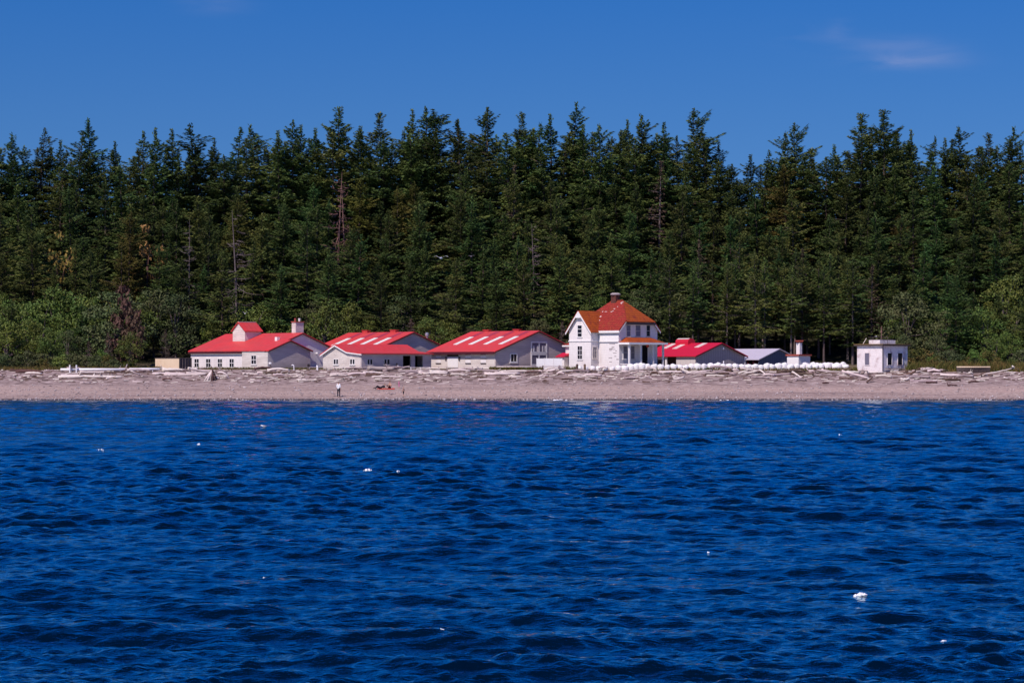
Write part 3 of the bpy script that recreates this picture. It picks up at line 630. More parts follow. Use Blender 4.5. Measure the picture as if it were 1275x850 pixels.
# --- red barn with the round ridge ventilator
b = Bld('red_roofed_barn', 866, 297, "barn with crimson roof, red ridge ventilator and ribbed grey gable beside the house", "barn")
L0 = b.lx(800); ya = b.ly(897); ze = b.lz(443.0); zr = b.lz(427.7, 0, ya); sl_ = (zr-ze)/ya; Wd = 2*ya; xb = b.lx(842)
w = MB(); w.prism_x([(0.15,-.4),(Wd,-.4),(Wd,ze),(ya,zr),(0.15,ze+.15*sl_)], xb+.002, -.15); w.prism_x([(2.2,-.4),(Wd,-.4),(Wd,ze),(ya,zr),(2.2,ze+2.2*sl_)], L0, xb); b.part(w, 'wall', M['cream_sheet'])
w = MB(); w.box(xb, -.02, 0, .147, -.4, ze-.05); b.part(w, 'cream_door', M['cream_sheet'])
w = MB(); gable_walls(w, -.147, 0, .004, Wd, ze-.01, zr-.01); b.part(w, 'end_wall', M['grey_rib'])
w = MB(); w.box(L0, xb-.01, 2.1, 2.19, -.3, ze+.5); b.part(w, 'bay_shade', M['dark_wood'])  # dark sheet across the bay's back, the recess's shade as colour
w = MB(); w.box(b.lx(829.2)-.14, b.lx(829.2)+.14, -.02, .2, -.4, ze-.1); b.part(w, 'bay_post', M['clean_white'])
w = MB(); x = b.lx(822.5, .6); w.box(x-.45, x+.45, .5, .9, 1.35, 2.1); w.box(x-.2, x+.2, .55, .85, .2, .75); w.box(x-.3, x+.3, .5, .9, .2, .0); b.part(w, 'stored_box', M['white'])
r = MB(); gable_roof(r, L0-.3, .35, 0, Wd, ze, zr, ov=.35); roof = b.part(r, 'roof', M['crimson'])
fascia(b, .347, 0, Wd, ze, zr, .35)
for px, f0, f1 in ((807, .55, .95), (820.5, .52, .93), (845, .62, .97)):
    x0_, x1_ = b.lx(px), b.lx(px+6); k = MB(); strip(k, x0_, x1_, f0*ya, f1*ya, 0, ze, sl_); b.part(k, 'skylight', M['skylight_old'], roof)
xq0, xq1 = b.lx(842.5, ya-.5), b.lx(858.2, ya-.5); zq = b.lz(428.2, xq1, ya-.5); zq = zr - .15; q = []
wq = (b.ly(864.6, xq1) - b.ly(858.2, xq1)) + .4
pts = [(ya-wq/2, zq), (ya-wq/2, zq+.45)] + [(ya - wq/2*math.cos(t), zq+.45+.45*math.sin(t)) for t in np.linspace(.3, math.pi-.3, 7)] + [(ya+wq/2, zq+.45), (ya+wq/2, zq)]
k = MB(); k.prism_x(pts, xq0, xq1); vt = b.part(k, 'ridge_ventilator', M['crimson'])
k = MB(); k.prism_x([(ya-wq/2*.78, zq+.79), (ya-wq/2*.30, zq+.925), (ya-wq/2*.30, zq+.955), (ya-wq/2*.80, zq+.82)], xq0+.1, xq1-.1); b.part(k, 'pale_strip', M['skylight_old'], vt)  # pale strip along the ventilator's upper front curve
w = MB(); yy = b.ly(928, 0); w.box(.01, .16, Wd-.2, Wd+.1, -.4, ze-.2); b.part(w, 'corner_trim', M['clean_white'])
k = MB(); yy = b.ly(899.6); k.lathe([(.05,0),(.14,.1),(.14,.35),(.05,.4)], 8, (.12, yy, b.lz(435.6, 0, yy))); b.part(k, 'gable_lamp', M['clean_white'])

# --- grey roofed shed
b = Bld('grey_shed', 945, 303, "low shed with pale grey metal roof and dark blue grey gable behind white sacks", "shed")
L0 = b.lx(880); ya = b.ly(969.5); ze = b.lz(447.4); zr = b.lz(435.0, 0, ya); Wd = 2*ya
w = MB(); w.prism_x([(1.6,-.4),(Wd,-.4),(Wd,ze),(ya,zr),(1.6,ze+1.6*(zr-ze)/ya)], L0, -.15); b.part(w, 'wall', M['dark_red'])
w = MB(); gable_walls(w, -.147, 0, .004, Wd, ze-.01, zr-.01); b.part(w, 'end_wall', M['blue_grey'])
r = MB(); gable_roof(r, L0-.3, .25, 0, Wd, ze, zr, ov=.3); b.part(r, 'roof', M['grey_roof'])
for px in (931, 938):
    k = MB(); x = b.lx(px); k.box(x-.1, x+.1, .0, .2, -.4, ze); b.part(k, 'post', M['dark_red'])

# --- small white block with chimney tower
b = Bld('white_hut', 994.3, 289, "small flat roofed white hut with brick coping and square chimney tower", "hut")
xl, yr = b.lx(980), b.ly(1008.8); z1 = b.lz(443, 0, 0)
k = MB(); k.box(xl, 0, 0, yr, -.4, z1); b.part(k, 'wall', M['clean_white'])
k = MB(); k.box(xl-.15, .15, -.15, yr+.15, z1+.003, z1+.22); b.part(k, 'roof_slab', M['brick_red'])
tx1 = -.55; ty0 = .5; ct = b.lx(995.6, ty0); tx1 = ct; tx0 = b.lx(991.4, ty0); ty1 = b.ly(998.6, tx1); zt = b.lz(426.4, tx1, ty0)
k = MB(); k.box(tx0, tx1, ty0, ty1, z1+.2, zt); tw = b.part(k, 'chimney_tower', M['white'])
k = MB(); k.lathe([(.42,0),(.72,.22),(.72,.34)], 4, ((tx0+tx1)/2, (ty0+ty1)/2, zt-.04)); b.part(k, 'tower_cap', M['brick_red'], tw)

# --- concrete lookout
b = Bld('concrete_lookout', 1098.4, 277.5, "square white concrete lookout with slit windows and flat overhanging roof", "lookout", base=ground(0, 277.5)-.5)
xl, yr = b.lx(1067.2), b.ly(1130); z1 = b.lz(430.4); zb = b.lz(461.5)
k = MB(); k.box(xl, 0, 0, yr, -.4, z1); b.part(k, 'wall', M['concrete'])
k = MB(); k.box(.002, .05, .1, yr-.05, -.4, zb); k.box(.002, .028, .002, .32, zb, z1-.02); b.part(k, 'footing', M['concrete_raw'])
k = MB(); k.box(xl-.3, .3, -.3, yr+.22, z1+.003, z1+.16); sb = b.part(k, 'roof_slab', M['dark_wood'])
k = MB(); k.box(xl-.34, .34, -.34, yr+.26, z1+.163, z1+.25); b.part(k, 'slab_edge', M['moss'], sb)
def slit(plane, p0, p1, gm):
    c = 0
    if plane == 'f': a0, a1 = b.lx(p0), b.lx(p1)
    else: a0, a1 = b.ly(p0), b.ly(p1)
    b.window(plane, 0, a0-.06, a1+.06, b.lz(454.8, 0, 0), b.lz(438.8, 0, 0), nv=0, nh=0, fm='concrete', gm=gm, fw=.06, sill=False)
slit('f', 1077.2, 1082.6, 'frosted'); slit('s', 1104.8, 1110.2, 'glass'); slit('s', 1117.6, 1123.2, 'glass')
rx0, rx1 = b.lx(1085, 1.6), -1.2; ry0, ry1 = 1.2, yr-1.0; zz = z1+.253
k = MB(); k.box(xl+1.0, rx1, ry0, ry1, zz, zz+.5); rb = b.part(k, 'roof_box', M['concrete'])
k = MB(); k.box(rx1-1.6, rx1-.1, ry0+.2, ry1-.3, zz+.503, zz+.60); k.box(xl+.5, rx1+.9, ry0+.5, ry0+.56, zz+.86, zz+.90); 
for xx in (xl+1.2, rx1-.2, rx1+.8): k.tube([(xx,ry0+.53,zz),(xx,ry0+.53,zz+.88)], .03, 6)
b.part(k, 'roof_railing', M['dark_wood'])
k = MB(); k.tube([(rx1-.4,ry0+.9,zz+.5),(rx1-.4,ry0+.9,zz+2.3)], [.06,.04], 6); k.box(rx1-.52, rx1-.28, ry0+.86, ry0+.94, zz+1.5, zz+1.7); b.part(k, 'mast', M['red_bark'])
k = MB(); k.tube([(xl+.35,.8,zz-.002),(xl+.75,1.0,zz+.75)], .05, 6); b.part(k, 'bracing_pole', M['log_pale'])
k = MB(); k.box(.052, .2, .5, yr-.6, zb+.28, zb+.36); b.part(k, 'ledge', M['concrete_raw'])
LOOK = b

# --- tan container with slatted end
b = Bld('storage_container', 222.8, 288, "tan steel storage container with dark slatted end left of the barn", "container")
L0, yr = b.lx(193.3), b.ly(238.5); z1 = b.lz(445.2)
k = MB(); k.box(L0, 0, 0, yr, -.3, z1-.1); b.part(k, 'body', M['tan'])
k = MB(); k.box(.003, .06, .05, yr, -.2, z1-.12)
for q in np.linspace(.1, yr-.1, 5): k.box(.06, .12, q-.05, q+.05, -.2, z1-.12)
b.part(k, 'slatted_end', M['slat'])
k = MB(); k.box(L0-.04, .1, -.04, yr+.04, z1-.097, z1); b.part(k, 'top_rail', M['dark_wood'])

# ------------------------------------------------------------------ fences, rails, posts
def rail(name, px0, px1, py, d, r, label, cat, m='pipe_white', posts=(), ph=None, group=None, pm=None):
    p0, p1 = at(px0, py, d), at(px1, py, d); g0 = ground(p0.x, d)
    o = empty(name, (p0.x, d, g0)); tag(o, label, cat, group)
    k = MB(); k.tube([(0,0,p0.z-g0), ((p1.x-p0.x)/2,0,p0.z-g0+.01), (p1.x-p0.x,0,p1.z-g0)], r, 8); k.build('rail', M[m], o, True)
    for px, top in posts:
        q = at(px, top, d); gz = ground(q.x, d)
        k = MB(); k.tube([(q.x-p0.x, .0, gz-g0-.4), (q.x-p0.x, .0, q.z-g0)], .075, 7); k.lathe([(.09,0),(.09,.05),(.02,.08)], 7, (q.x-p0.x, 0, q.z-g0)); k.build('post', M[pm or m], o)
    return o
rail('pipe_rail', 75.5, 155.5, 460.0, 279.2, .17, "long white horizontal pipe rail left of the container, longer left piece", "rail", posts=((100, 460.5), (129, 460.5), (150, 460.5)))
rail('pipe_rail', 161, 199, 459.4, 279.2, .15, "short white horizontal pipe rail ending at the tan container", "rail", posts=((172, 460), (190, 460)))
o = empty('notice_board', at(91, 462, 278.8)); tag(o, "small dark board between two white posts above white pipe rail", "sign")
o.location.z = ground(o.location.x, 278.8)
for px, t in ((87, 454.2), (95.2, 454.2)):
    k = MB(); q = at(px, t, 278.8); k.tube([(q.x-o.location.x,0,-.3),(q.x-o.location.x,0,q.z-o.location.z)], .10, 8); k.build('post', M['pipe_white'], o)
k = MB(); z = at(0, 457.6, 278.8).z - o.location.z; k.box(-.33, .33, -.04, .04, z-.12, z+.14); k.build('board', M['dark_wood'], o)
# wire fence in front of the barns: sections
def fence_run(px0, px1, step, label, top, d, rails, m='log_grey', white=()):
    p0 = at(px0, top, d); g0 = ground(p0.x, d); o = empty('post_fence', (p0.x, d, g0)); tag(o, label, 'fence')
    px = px0; k = 0
    while px <= px1 + .1:
        q = at(px, top + rnd.uniform(-.4,.6), d); c = MB(); x = q.x-p0.x
        wh = any(abs(px-w_) < step*.6 for w_ in white)
        c.tube([(x,0,-.4),(x+rnd.uniform(-.05,.05),0,q.z-g0+(.25 if wh else 0))], .085 if wh else .055, 6); c.build('post', M['pipe_white' if wh else m], o); px += step
    for py in rails:
        a_, b_ = at(px0, py, d), at(px1, py, d); c = MB(); c.tube([(0,.07,a_.z-g0),((b_.x-a_.x)*.5,.07,a_.z-g0-.03),(b_.x-a_.x,.07,b_.z-g0)], .03, 5); c.build('rail', M['log_pale'], o)
    return o
fence_run(385, 448, 10.5, "thin weathered post and rail fence before the garage gable", 457, 280.8, (457.2,), white=(395,))
fence_run(452, 496, 11, "thin post and rail fence before the shaded garage side wall", 457, 280.8, (457.0,), white=(493,))
fence_run(500, 536, 11.7, "thin post and rail fence across the two dark garage bays", 457, 280.8, (457.2,), m='pipe_white')
fence_run(546, 592, 10.6, "thin post and rail fence before the shuttered barn wall", 456.6, 280.8, (457.0,))
rail('guard_rail', 618, 669, 456.6, 282.2, .085, "low pale guard rail over the grass strip before the shaded gable", "rail", m='log_pale', posts=((620, 456.8), (637, 456), (655, 456.8)))
# white board fence
o = empty('board_fence', at(668, 460, 283.2)); tag(o, "tall white board fence of joined panels between the barn and house", "fence")
o.location.z = ground(o.location.x, 283.2) - .1
q0 = at(668.2, 446, 283.2); xsb = [at(p, 446, 283.2).x - q0.x for p in (668.2, 678.3, 689.5, 700.2)]; zt = q0.z - o.location.z
for i_ in range(3):
    k = MB(); k.box(xsb[i_]+.03, xsb[i_+1]-.03, -.04, .04, -.1, zt - (0 if i_ else .02)); k.build('panel', M['clean_white'], o)
for x in xsb:
    k = MB(); k.box(x-.028, x+.028, -.07, .07, -.3, zt+.05); k.build('post', M['white'], o)
rail('fence_rail', 672, 702, 456.2, 281.0, .045, "thin dark rail on short posts before the white board fence", "rail", m='log_grey', posts=((676, 455.5), (697, 455.5)), pm='log_brown')
for px, lab in ((718.2, "dark short wooden post standing left before the white house"), (727.9, "dark short wooden post standing right before the house wing")):
    q = at(px, 453, 279.6); g = ground(q.x, 279.6); k = MB(); k.tube([(0,0,-.3),(.03,0,q.z-g-.1),(.02,0,q.z-g)], [.17,.15,.09], 8, jit=.1, rn=rnd); p = k.build('wooden_post', M['log_brown']); p.location = (q.x, 279.6, g); tag(p, lab, "post", "dark posts before the house")
# white standpipes
def standpipe(px, top, d, label, hook):
    q = at(px, top, d); g = ground(q.x, d); h = q.z - g
    k = MB(); pts = [(0,0,-.2),(0,0,h-.2)] + ([(-.04,0,h-.06),(-.16,0,h),(-.3,0,h-.06)] if hook else [(0,0,h)])
    k.tube(pts, .075, 8); k.lathe([(.13,0),(.13,.06),(.08,.1)], 8); p = k.build('standpipe', M['pipe_white'], None, True); p.location = (q.x, d, g); tag(p, label, "pipe"); return p
standpipe(366, 454.2, 282, "white standpipe with bent top before the shaded barn end", True)
standpipe(394.6, 454.5, 282, "straight white pipe post between the barn and garage", False)
standpipe(901, 449.4, 283.5, "white pipe standing before the ribbed grey gable", False)
o = empty('flood_light', at(336.6, 460, 283)); o.location.z = ground(o.location.x, 283); tag(o, "white floodlight on a thin stand at the barn corner", "lamp")
h = at(0, 452.4, 283).z - o.location.z
k = MB(); k.tube([(-.15,0,-.1),(0,0,h*.6),(0,0,h-.1)], .035, 6); k.tube([(.42,0,-.1),(.1,0,h*.55),(0,0,h*.6)], .035, 6); k.build('stand', M['dark_wood'], o)
k = MB(); k.lathe([(.06,0),(.2,.06),(.22,.2),(.1,.3)], 8, (-.02,-.02,h-.14)); k.build('lamp_head', M['clean_white'], o)

# ------------------------------------------------------------------ white sacks
def sack_proto(seed):
    r = random.Random(seed); k = MB(); n = 14; prof = [(.36,-.12),(.46,.02),(.505,.18),(.525,.40),(.52,.62),(.50,.76),(.44,.86),(.33,.92),(.18,.95),(.06,.96)]
    vs, fs = [], []; ph = r.uniform(0, 6)
    for i_, (rad, z) in enumerate(prof):
        for j in range(n):
            t = 2*math.pi*j/n; rr = rad*(1 + .06*math.sin(3*t+ph+i_*.4) + .05*math.sin(2*t-ph) + r.uniform(-.05,.05)); vs.append((rr*math.cos(t), rr*math.sin(t), z*(1+.07*math.cos(t+ph)) + r.uniform(-.03,.03)))
    for i_ in range(len(prof)-1):
        for j in range(n): fs.append((i_*n+j, i_*n+(j+1)%n, (i_+1)*n+(j+1)%n, (i_+1)*n+j))
    fs.append(tuple((len(prof)-1)*n+j for j in range(n))); k.add(vs, fs); return k.mesh('white_sack')
protos = [sack_proto(s) for s in range(7)]
for p in protos: p.materials.append(M['sack']); p.polygons.foreach_set("use_smooth", [True]*len(p.polygons))
def sack_zone(px):
    for lim, t in ((745, "before the house wing"), (772, "before the blank house wall"), (800, "before the porch"), (830, "at the right end of the porch"), (866, "before the cream barn door"), (897, "before the left half of the ribbed grey gable"), (929, "before the right half of the ribbed grey gable"), (950, "before the grey roofed shed"), (980, "before the dark blue grey gable"), (1010, "before the small white hut"), (1035, "right of the white hut")):
        if px < lim: return t
    return "at the far right end of the row"
def sack(px, d, sc, label, zoff=0):
    x = (px-CX)*d/F; o = bpy.data.objects.new('white_sack', rnd.choice(protos)); COL.objects.link(o)
    o.location = (x, d, ground(x, d)-.04+zoff); o.rotation_euler = (rnd.uniform(-.07,.07), rnd.uniform(-.07,.07), rnd.uniform(0,6.28)); o.scale = (sc*rnd.uniform(.95,1.15), sc*rnd.uniform(.95,1.15), sc*rnd.uniform(.84,1.10))
    tag(o, label, "sack", "white sacks lined up along the bank")
px = 722.0
while px < 1040:
    low = px < 772
    sack(px, 281.3 + rnd.uniform(-.2,.2) + max(0, (px-960))*.02, (.68 if low else .86)*rnd.uniform(.92,1.08), f"{'low rounded' if low else 'plump rounded'} white sack {sack_zone(px)}")
    px += (8.2 if low else 7.7)*rnd.uniform(.88,1.12)
for px in (1004, 1012, 1019, 1027, 1034, 1042, 1050): sack(px + rnd.uniform(-1,1), 285.5, .86*rnd.uniform(.92,1.05), "white sack of the back row "+sack_zone(px), .12)
for px in (1044.5, 1052.5): sack(px, 282.6, .84, "white sack of the front row "+sack_zone(px))

# ------------------------------------------------------------------ driftwood
def log_proto(seed, kind):
    r = random.Random(seed); k = MB(); n = 9; bend = r.uniform(-.05,.05); bz = r.uniform(0,.04)
    pts = []; rad = []; segs = 9
    for i_ in range(segs+1):
        t = i_/segs; pts.append((t-.5, bend*math.sin(t*math.pi)+r.uniform(-.008,.008), bz*math.sin(t*math.pi)+r.uniform(-.006,.006)))
        rad.append(.038*(1.12-.45*t)*(1+r.uniform(-.1,.1)) * ((1.6 if i_ == 0 else 1.2 if i_ == 1 else 1) if kind == 'root' else 1))
    k.tube(pts, rad, n, jit=.10, rn=r)
    if kind in ('root', 'branch'):
        for _ in range(6 if kind == 'root' else 4):
            t = 0 if kind == 'root' else r.uniform(.35,.95); p = Vector(pts[int(t*segs)]); a_ = r.uniform(0, 6.28)
            e = p + Vector((r.uniform(-.10,.02) if kind == 'root' else r.uniform(-.02,.16), math.cos(a_)*r.uniform(.07,.15), abs(math.sin(a_))*r.uniform(.05,.17)))
            k.tube([p, (p+e)/2 + Vector((0,0,.015)), e], [.02,.013,.005], 5)
    return k.mesh('driftwood_log')
LP = {}
for m in ('log_pale', 'log_grey', 'log_brown'):
    LP[m] = []
    for s in range(7):
        me = log_proto(s*7 + len(m), 'root' if s == 5 else 'branch' if s in (3, 6) else 'log'); me.materials.append(M[m]); me.polygons.foreach_set("use_smooth", [True]*len(me.polygons)); LP[m].append(me)
ZONES = [(40, "left of the white rail"), (130, "below the notice board"), (193, "below the short white rail"), (237, "before the tan container"), (290, "before the cupola barn's windows"), (337, "before the cupola barn's boarded bay"), (402, "before the cupola barn's shaded end"), (452, "before the garage gable"), (497, "before the shaded garage windows"), (538, "before the two dark bays"), (578, "before the shuttered barn's door"), (617, "before the shuttered barn's right end"), (668, "before the grass strip"), (703, "before the white board fence"), (745, "before the house wing"), (782, "before the blank house wall"), (830, "before the porch"), (868, "before the cream barn door"), (930, "before the ribbed gable"), (980, "before the dark shed gable"), (1030, "before the small white hut"), (1066, "left of the concrete lookout"), (1132, "before the concrete lookout"), (1175, "right of the concrete lookout"), (9999, "at the far right of the beach")]
def zone(px):
    for lim, t in ZONES:
        if px < lim: return t
NLOG = 0
def log(px, py, length_px, m, ang=0.0, pitch=0.0, kind=None, rad=1.0, lift=0.0, label=None, thick=None):
    global NLOG
    h = hit(px, py); d = h.y; Lm = length_px*d/F/max(.25, abs(math.cos(ang)))
    me = LP[m][kind if kind is not None else rnd.choice((0,1,2,3,4,0,1,2,4,6,5))]
    o = bpy.data.objects.new('driftwood_log', me); COL.objects.link(o)
    th = thick if thick else min(max(.13 + .035*Lm, .16), .42)*rad*rnd.uniform(.8,1.2)     # radius-ish
    s2 = th/.038*.62
    o.scale = (Lm, s2, s2); o.rotation_euler = (rnd.uniform(0,6.28) if kind is None else 0, -pitch, ang)
    if abs(pitch) < .01: o.rotation_euler[0] = rnd.uniform(-.4,.4)
    o.location = (h.x, d, h.z + th*.45 + lift + abs(math.sin(pitch))*Lm*.45)
    shade = {'log_pale': 'bleached', 'log_grey': 'grey', 'log_brown': 'dark brown'}[m]
    size = 'long' if Lm > 4.2 else 'short' if Lm < 1.9 else 'middling'
    where = 'high on bank' if py < 464 else 'upper bank' if py < 467 else 'mid bank' if py < 471 else 'low near sand'
    tilt = 'tilted ' if abs(pitch) > .15 else 'slanting ' if abs(ang) > .5 else ''
    tag(o, label or f"{size} {shade} {tilt}driftwood log {where} {zone(px)}", "driftwood", "driftwood logs along the upper beach"); NLOG += 1
    return o
# logs the photo shows one by one
SPEC = [ # px, py, len, mat, ang, pitch
 (112, 471.0, 78, 'log_pale', .03, 0, .9), (106, 477.5, 13, 'log_pale', .05, 0, 1.2), (176, 476.0, 22, 'log_pale', -.05, 0, .8), (165, 465.5, 14, 'log_pale', -.3, -.35, .9),
 (88, 468.5, 24, 'log_pale', .05, 0, 1.2), (138, 469.5, 26, 'log_pale', 0, 0, 1.0), (230, 467.5, 52, 'log_pale', -.06, .02, .9), (210, 466, 40, 'log_pale', .04, 0, .8), (250, 466, 36, 'log_pale', .05, 0, .9),
 (312, 466.5, 20, 'log_pale', .02, 0, 1.1), (317, 475.5, 16, 'log_pale', .05, 0, 1.0), (347, 467, 14, 'log_pale', .03, 0, 1.2), (376, 473.5, 12, 'log_pale', .05, 0, 1.1), (381, 475.0, 20, 'log_pale', .08, 0, .9), (330, 464.5, 20, 'log_pale', -.08, 0, 1.0),
 (414, 475.0, 12, 'log_pale', .02, 0, .9), (447, 467, 28, 'log_pale', .10, 0, 1.1), (482, 470.5, 38, 'log_pale', .02, 0, .9), (464, 465, 24, 'log_pale', .15, 0, 1.0), (522, 466, 26, 'log_pale', -.04, 0, 1.1), (516, 463.5, 40, 'log_grey', .02, 0, .9),
 (570, 468, 18, 'log_pale', -.22, -.05, 1.2), (578, 467, 12, 'log_pale', .6, 0, 1.1), (545, 474, 10, 'log_brown', .2, 0, 1.0), (542, 466, 30, 'log_pale', -.03, 0, .9), (606, 473.5, 22, 'log_pale', .02, 0, .9), (625, 467, 44, 'log_pale', .12, .02, 1.1), (642, 469.8, 16, 'log_pale', 0, 0, .9),
 (650, 464.5, 46, 'log_pale', -.04, 0, 1.0), (677, 468.8, 12, 'log_pale', .1, 0, 1.1), (698, 466, 10, 'log_pale', -.25, 0, 1.2), (706, 472.4, 14, 'log_brown', .1, 0, 1.1), (720, 463.8, 30, 'log_grey', 0, 0, 1.2), (738, 468.5, 22, 'log_pale', .02, 0, 1.1), (726, 467, 26, 'log_grey', 0, 0, 1.0),
 (790, 470.5, 18, 'log_pale', 0, 0, .9), (842, 471.5, 10, 'log_pale', 0, 0, 1.1), (838, 465.0, 34, 'log_pale', -.04, 0, 1.2), (857, 466.0, 18, 'log_pale', -.75, -.28, 1.1), (874, 465.2, 26, 'log_pale', .35, .14, .9), (812, 461.5, 12, 'log_pale', -.5, -.25, 1.1), (898, 463.5, 16, 'log_grey', .5, .25, 1.0), (893, 468, 30, 'log_brown', .12, .08, 1.1),
 (933, 465.0, 20, 'log_pale', .12, .12, .8), (950, 468.0, 10, 'log_pale', -.9, -.5, .9), (944, 464.4, 18, 'log_brown', -.1, 0, 1.0), (985, 465.5, 36, 'log_brown', .1, .03, 1.3), (972, 468.5, 26, 'log_grey', .2, .1, 1.1), (1000, 467.5, 26, 'log_brown', -.15, -.05, 1.1), (992, 470.5, 10, 'log_pale', -1.0, -.4, .8),
 (1022, 463.6, 30, 'log_pale', -.02, 0, 1.2), (1040, 464.2, 48, 'log_grey', .02, 0, 1.1), (1060, 466.3, 22, 'log_pale', .02, .05, 1.2), (1088, 465.6, 24, 'log_pale', -.1, .04, 1.1), (1054, 471.6, 18, 'log_brown', .03, 0, 1.1), (1127, 473.6, 12, 'log_pale', .3, .2, 1.5), (1150, 475.6, 34, 'log_grey', .02, 0, 1.0), (1134, 467.5, 18, 'log_pale', -.05, 0, 1.3), (1168, 467.0, 14, 'log_pale', 0, 0, 1.3), (1150, 464.0, 24, 'log_grey', .35, .2, 1.0),
 (1191, 469.0, 40, 'log_pale', -.12, -.03, 1.1), (1160, 477, 14, 'log_brown', .06, 0, 1.2), (1186, 480.5, 12, 'log_brown', .05, 0, 1.0), (1083, 476, 10, 'log_brown', .9, .4, .9), (1028, 477.5, 8, 'log_brown', .2, 0, .9),
 (1183, 474, 26, 'log_brown', -.06, 0, 1.3), (1145, 471, 26, 'log_grey', -.08, 0, 1.2), (1120, 469, 26, 'log_grey', .1, .04, 1.1), (1100, 470.5, 20, 'log_pale', -.15, -.05, 1.0), (1070, 469, 24, 'log_grey', .1, 0, 1.1),
 (1138, 462.5, 22, 'log_brown', .28, .2, 1.0)]
for a_ in SPEC: log(*a_[:6], rad=a_[6])
rnd.seed(77)
for _ in range(185):
    px = rnd.uniform(-20, 1290); t = rnd.random()
    py = 462.2 + 13.0*t**2.5 + (3 if px > 1060 else 0)*t
    if 610 < px < 668 and py < 463: continue
    m = rnd.choices(('log_pale','log_grey','log_brown'), (.50,.33,.17))[0]
    lp = rnd.choice((6, 8, 10, 12, 15, 18, 22, 28, 34)); 
    if py > 472: lp = min(lp, 14)
    big = rnd.random() < (.45 if px > 770 else .25)
    log(px, py, lp, m, ang=rnd.gauss(0,.22), pitch=(rnd.uniform(-.35,.35) if big else 0.0), rad=rnd.choice((.5,.7,.9,1.2,1.5)), lift=(.25 if rnd.random() < .35 and py < 470 else 0))
# leaning driftwood shelter: poles are its parts
c = hit(264.5, 473.4); o = empty('driftwood_shelter', c); tag(o, "cone shaped shelter of leaning driftwood poles on the beach", "shelter")
for i_, (bx_, by_, tx_, tz_, r_, m) in enumerate(((-.95,-.3,.02,1.35,.09,'log_pale'),(-.55,-.6,-.05,1.25,.12,'log_pale'),(-.2,-.7,.02,1.3,.10,'log_grey'),(.1,-.7,-.02,1.35,.10,'log_brown'),(.35,-.4,-.1,1.25,.10,'log_brown'),(-.35,.5,.05,1.2,.1,'log_grey'),(.55,.3,-.25,1.9,.08,'log_brown'),(-.7,.2,.1,1.3,.09,'log_grey'))):
    k = MB(); k.tube([(bx_,by_,-.1),((bx_+tx_)/2,by_*.5,tz_*.52),(tx_,by_*.06,tz_)], [r_*1.2,r_,r_*.6], 7, jit=.1, rn=rnd); k.build('pole', M[m], o, True)
h = hit(278, 471.5); k = MB(); k.tube([(-.75,0,.75),(-.2,0,.85),(.35,0,.6),(.75,0,-.1)], [.07,.11,.10,.08], 8, jit=.1, rn=rnd); p = k.build('driftwood_log', M['log_pale'], None, True); p.location = h; tag(p, "bleached bent branch arching down to sand right of driftwood shelter", "driftwood", "driftwood logs along the upper beach")
k = MB(); k.tube([(-.9,.1,1.55),(-.2,.05,1.05),(.5,0,.75)], [.05,.08,.10], 7, jit=.1, rn=rnd); p = k.build('driftwood_log', M['log_grey'], None, True); p.location = h; tag(p, "grey pole slanting up against the right of the driftwood shelter", "driftwood", "driftwood logs along the upper beach")
# squared tan timber at the right edge
c = at(1201, 459.5, 278); o = empty('beached_boat', (c.x, 278, ground(c.x, 278))); tag(o, "brown wooden boat hull with tan rim at the right edge", "boat")
hz = at(0, 456.4, 278).z - o.location.z; k = MB(); pr = []
for t in np.linspace(0, 1, 9):
    wv = .75*math.sin(math.pi*min(1, t*1.15+.06)/1.25)**.7 if t < .9 else .45; x = -1.0 + 4.2*t; pr.append((x, wv))
for (xa_, wa), (xb_, wb) in zip(pr[:-1], pr[1:]):
    k.solid([(xa_,-wa*.55,-.15),(xb_,-wb*.55,-.15),(xb_,wb*.55,-.15),(xa_,wa*.55,-.15)], [(xa_,-wa,hz-.1),(xb_,-wb,hz-.1),(xb_,wb,hz-.1),(xa_,wa,hz-.1)])
k.build('hull', M['dark_wood'], o)
k = MB()
for (xa_, wa), (xb_, wb) in zip(pr[:-1], pr[1:]):
    for sg in (-1, 1): k.solid([(xa_,sg*wa-.06,hz-.097),(xb_,sg*wb-.06,hz-.097),(xb_,sg*wb+.06,hz-.097),(xa_,sg*wa+.06,hz-.097)], [(xa_,sg*wa-.06,hz+.05),(xb_,sg*wb-.06,hz+.05),(xb_,sg*wb+.06,hz+.05),(xa_,sg*wa+.06,hz+.05)])
k.build('gunwale', M['tan'], o)

# small litter: sticks, and pebbles on the beach
def scatter_sticks(n, seed):
    r = np.random.RandomState(seed); vs = []; fs = []
    for _ in range(n):
        px = r.uniform(-40, 1310); d = 268.5 + 12.5*r.random()**.75; x = (px-CX)*d/F; z = ground(x, d); L_ = r.uniform(.25, 1.1); w_ = r.uniform(.03,.07); a_ = r.normal(0,.5); e = r.uniform(-.1,.25)
        u = Vector((math.cos(a_), math.sin(a_), e))*L_/2; v_ = Vector((-math.sin(a_), math.cos(a_), 0))*w_; c = Vector((x, d, z+w_*.6)); t = Vector((0,0,w_))
        b0 = len(vs); vs += [c-u-v_, c-u+v_, c-u+t*1.6, c+u-v_, c+u+v_, c+u+t*1.6]
        fs += [(b0,b0+1,b0+4),(b0,b0+4,b0+3),(b0+1,b0+2,b0+5),(b0+1,b0+5,b0+4),(b0+2,b0,b0+3),(b0+2,b0+3,b0+5)]
    return np_mesh('driftwood_litter', np.array([tuple(v) for v in vs]), np.array(fs))
for s, m, n, lab in ((1, 'log_pale', 600, "bleached sticks"), (2, 'log_brown', 900, "dark sticks and bark")):
    o = link('driftwood_litter', scatter_sticks(n, s), M[m]); tag(o, lab + " littering the upper beach among the logs", "driftwood litter", kind="stuff")
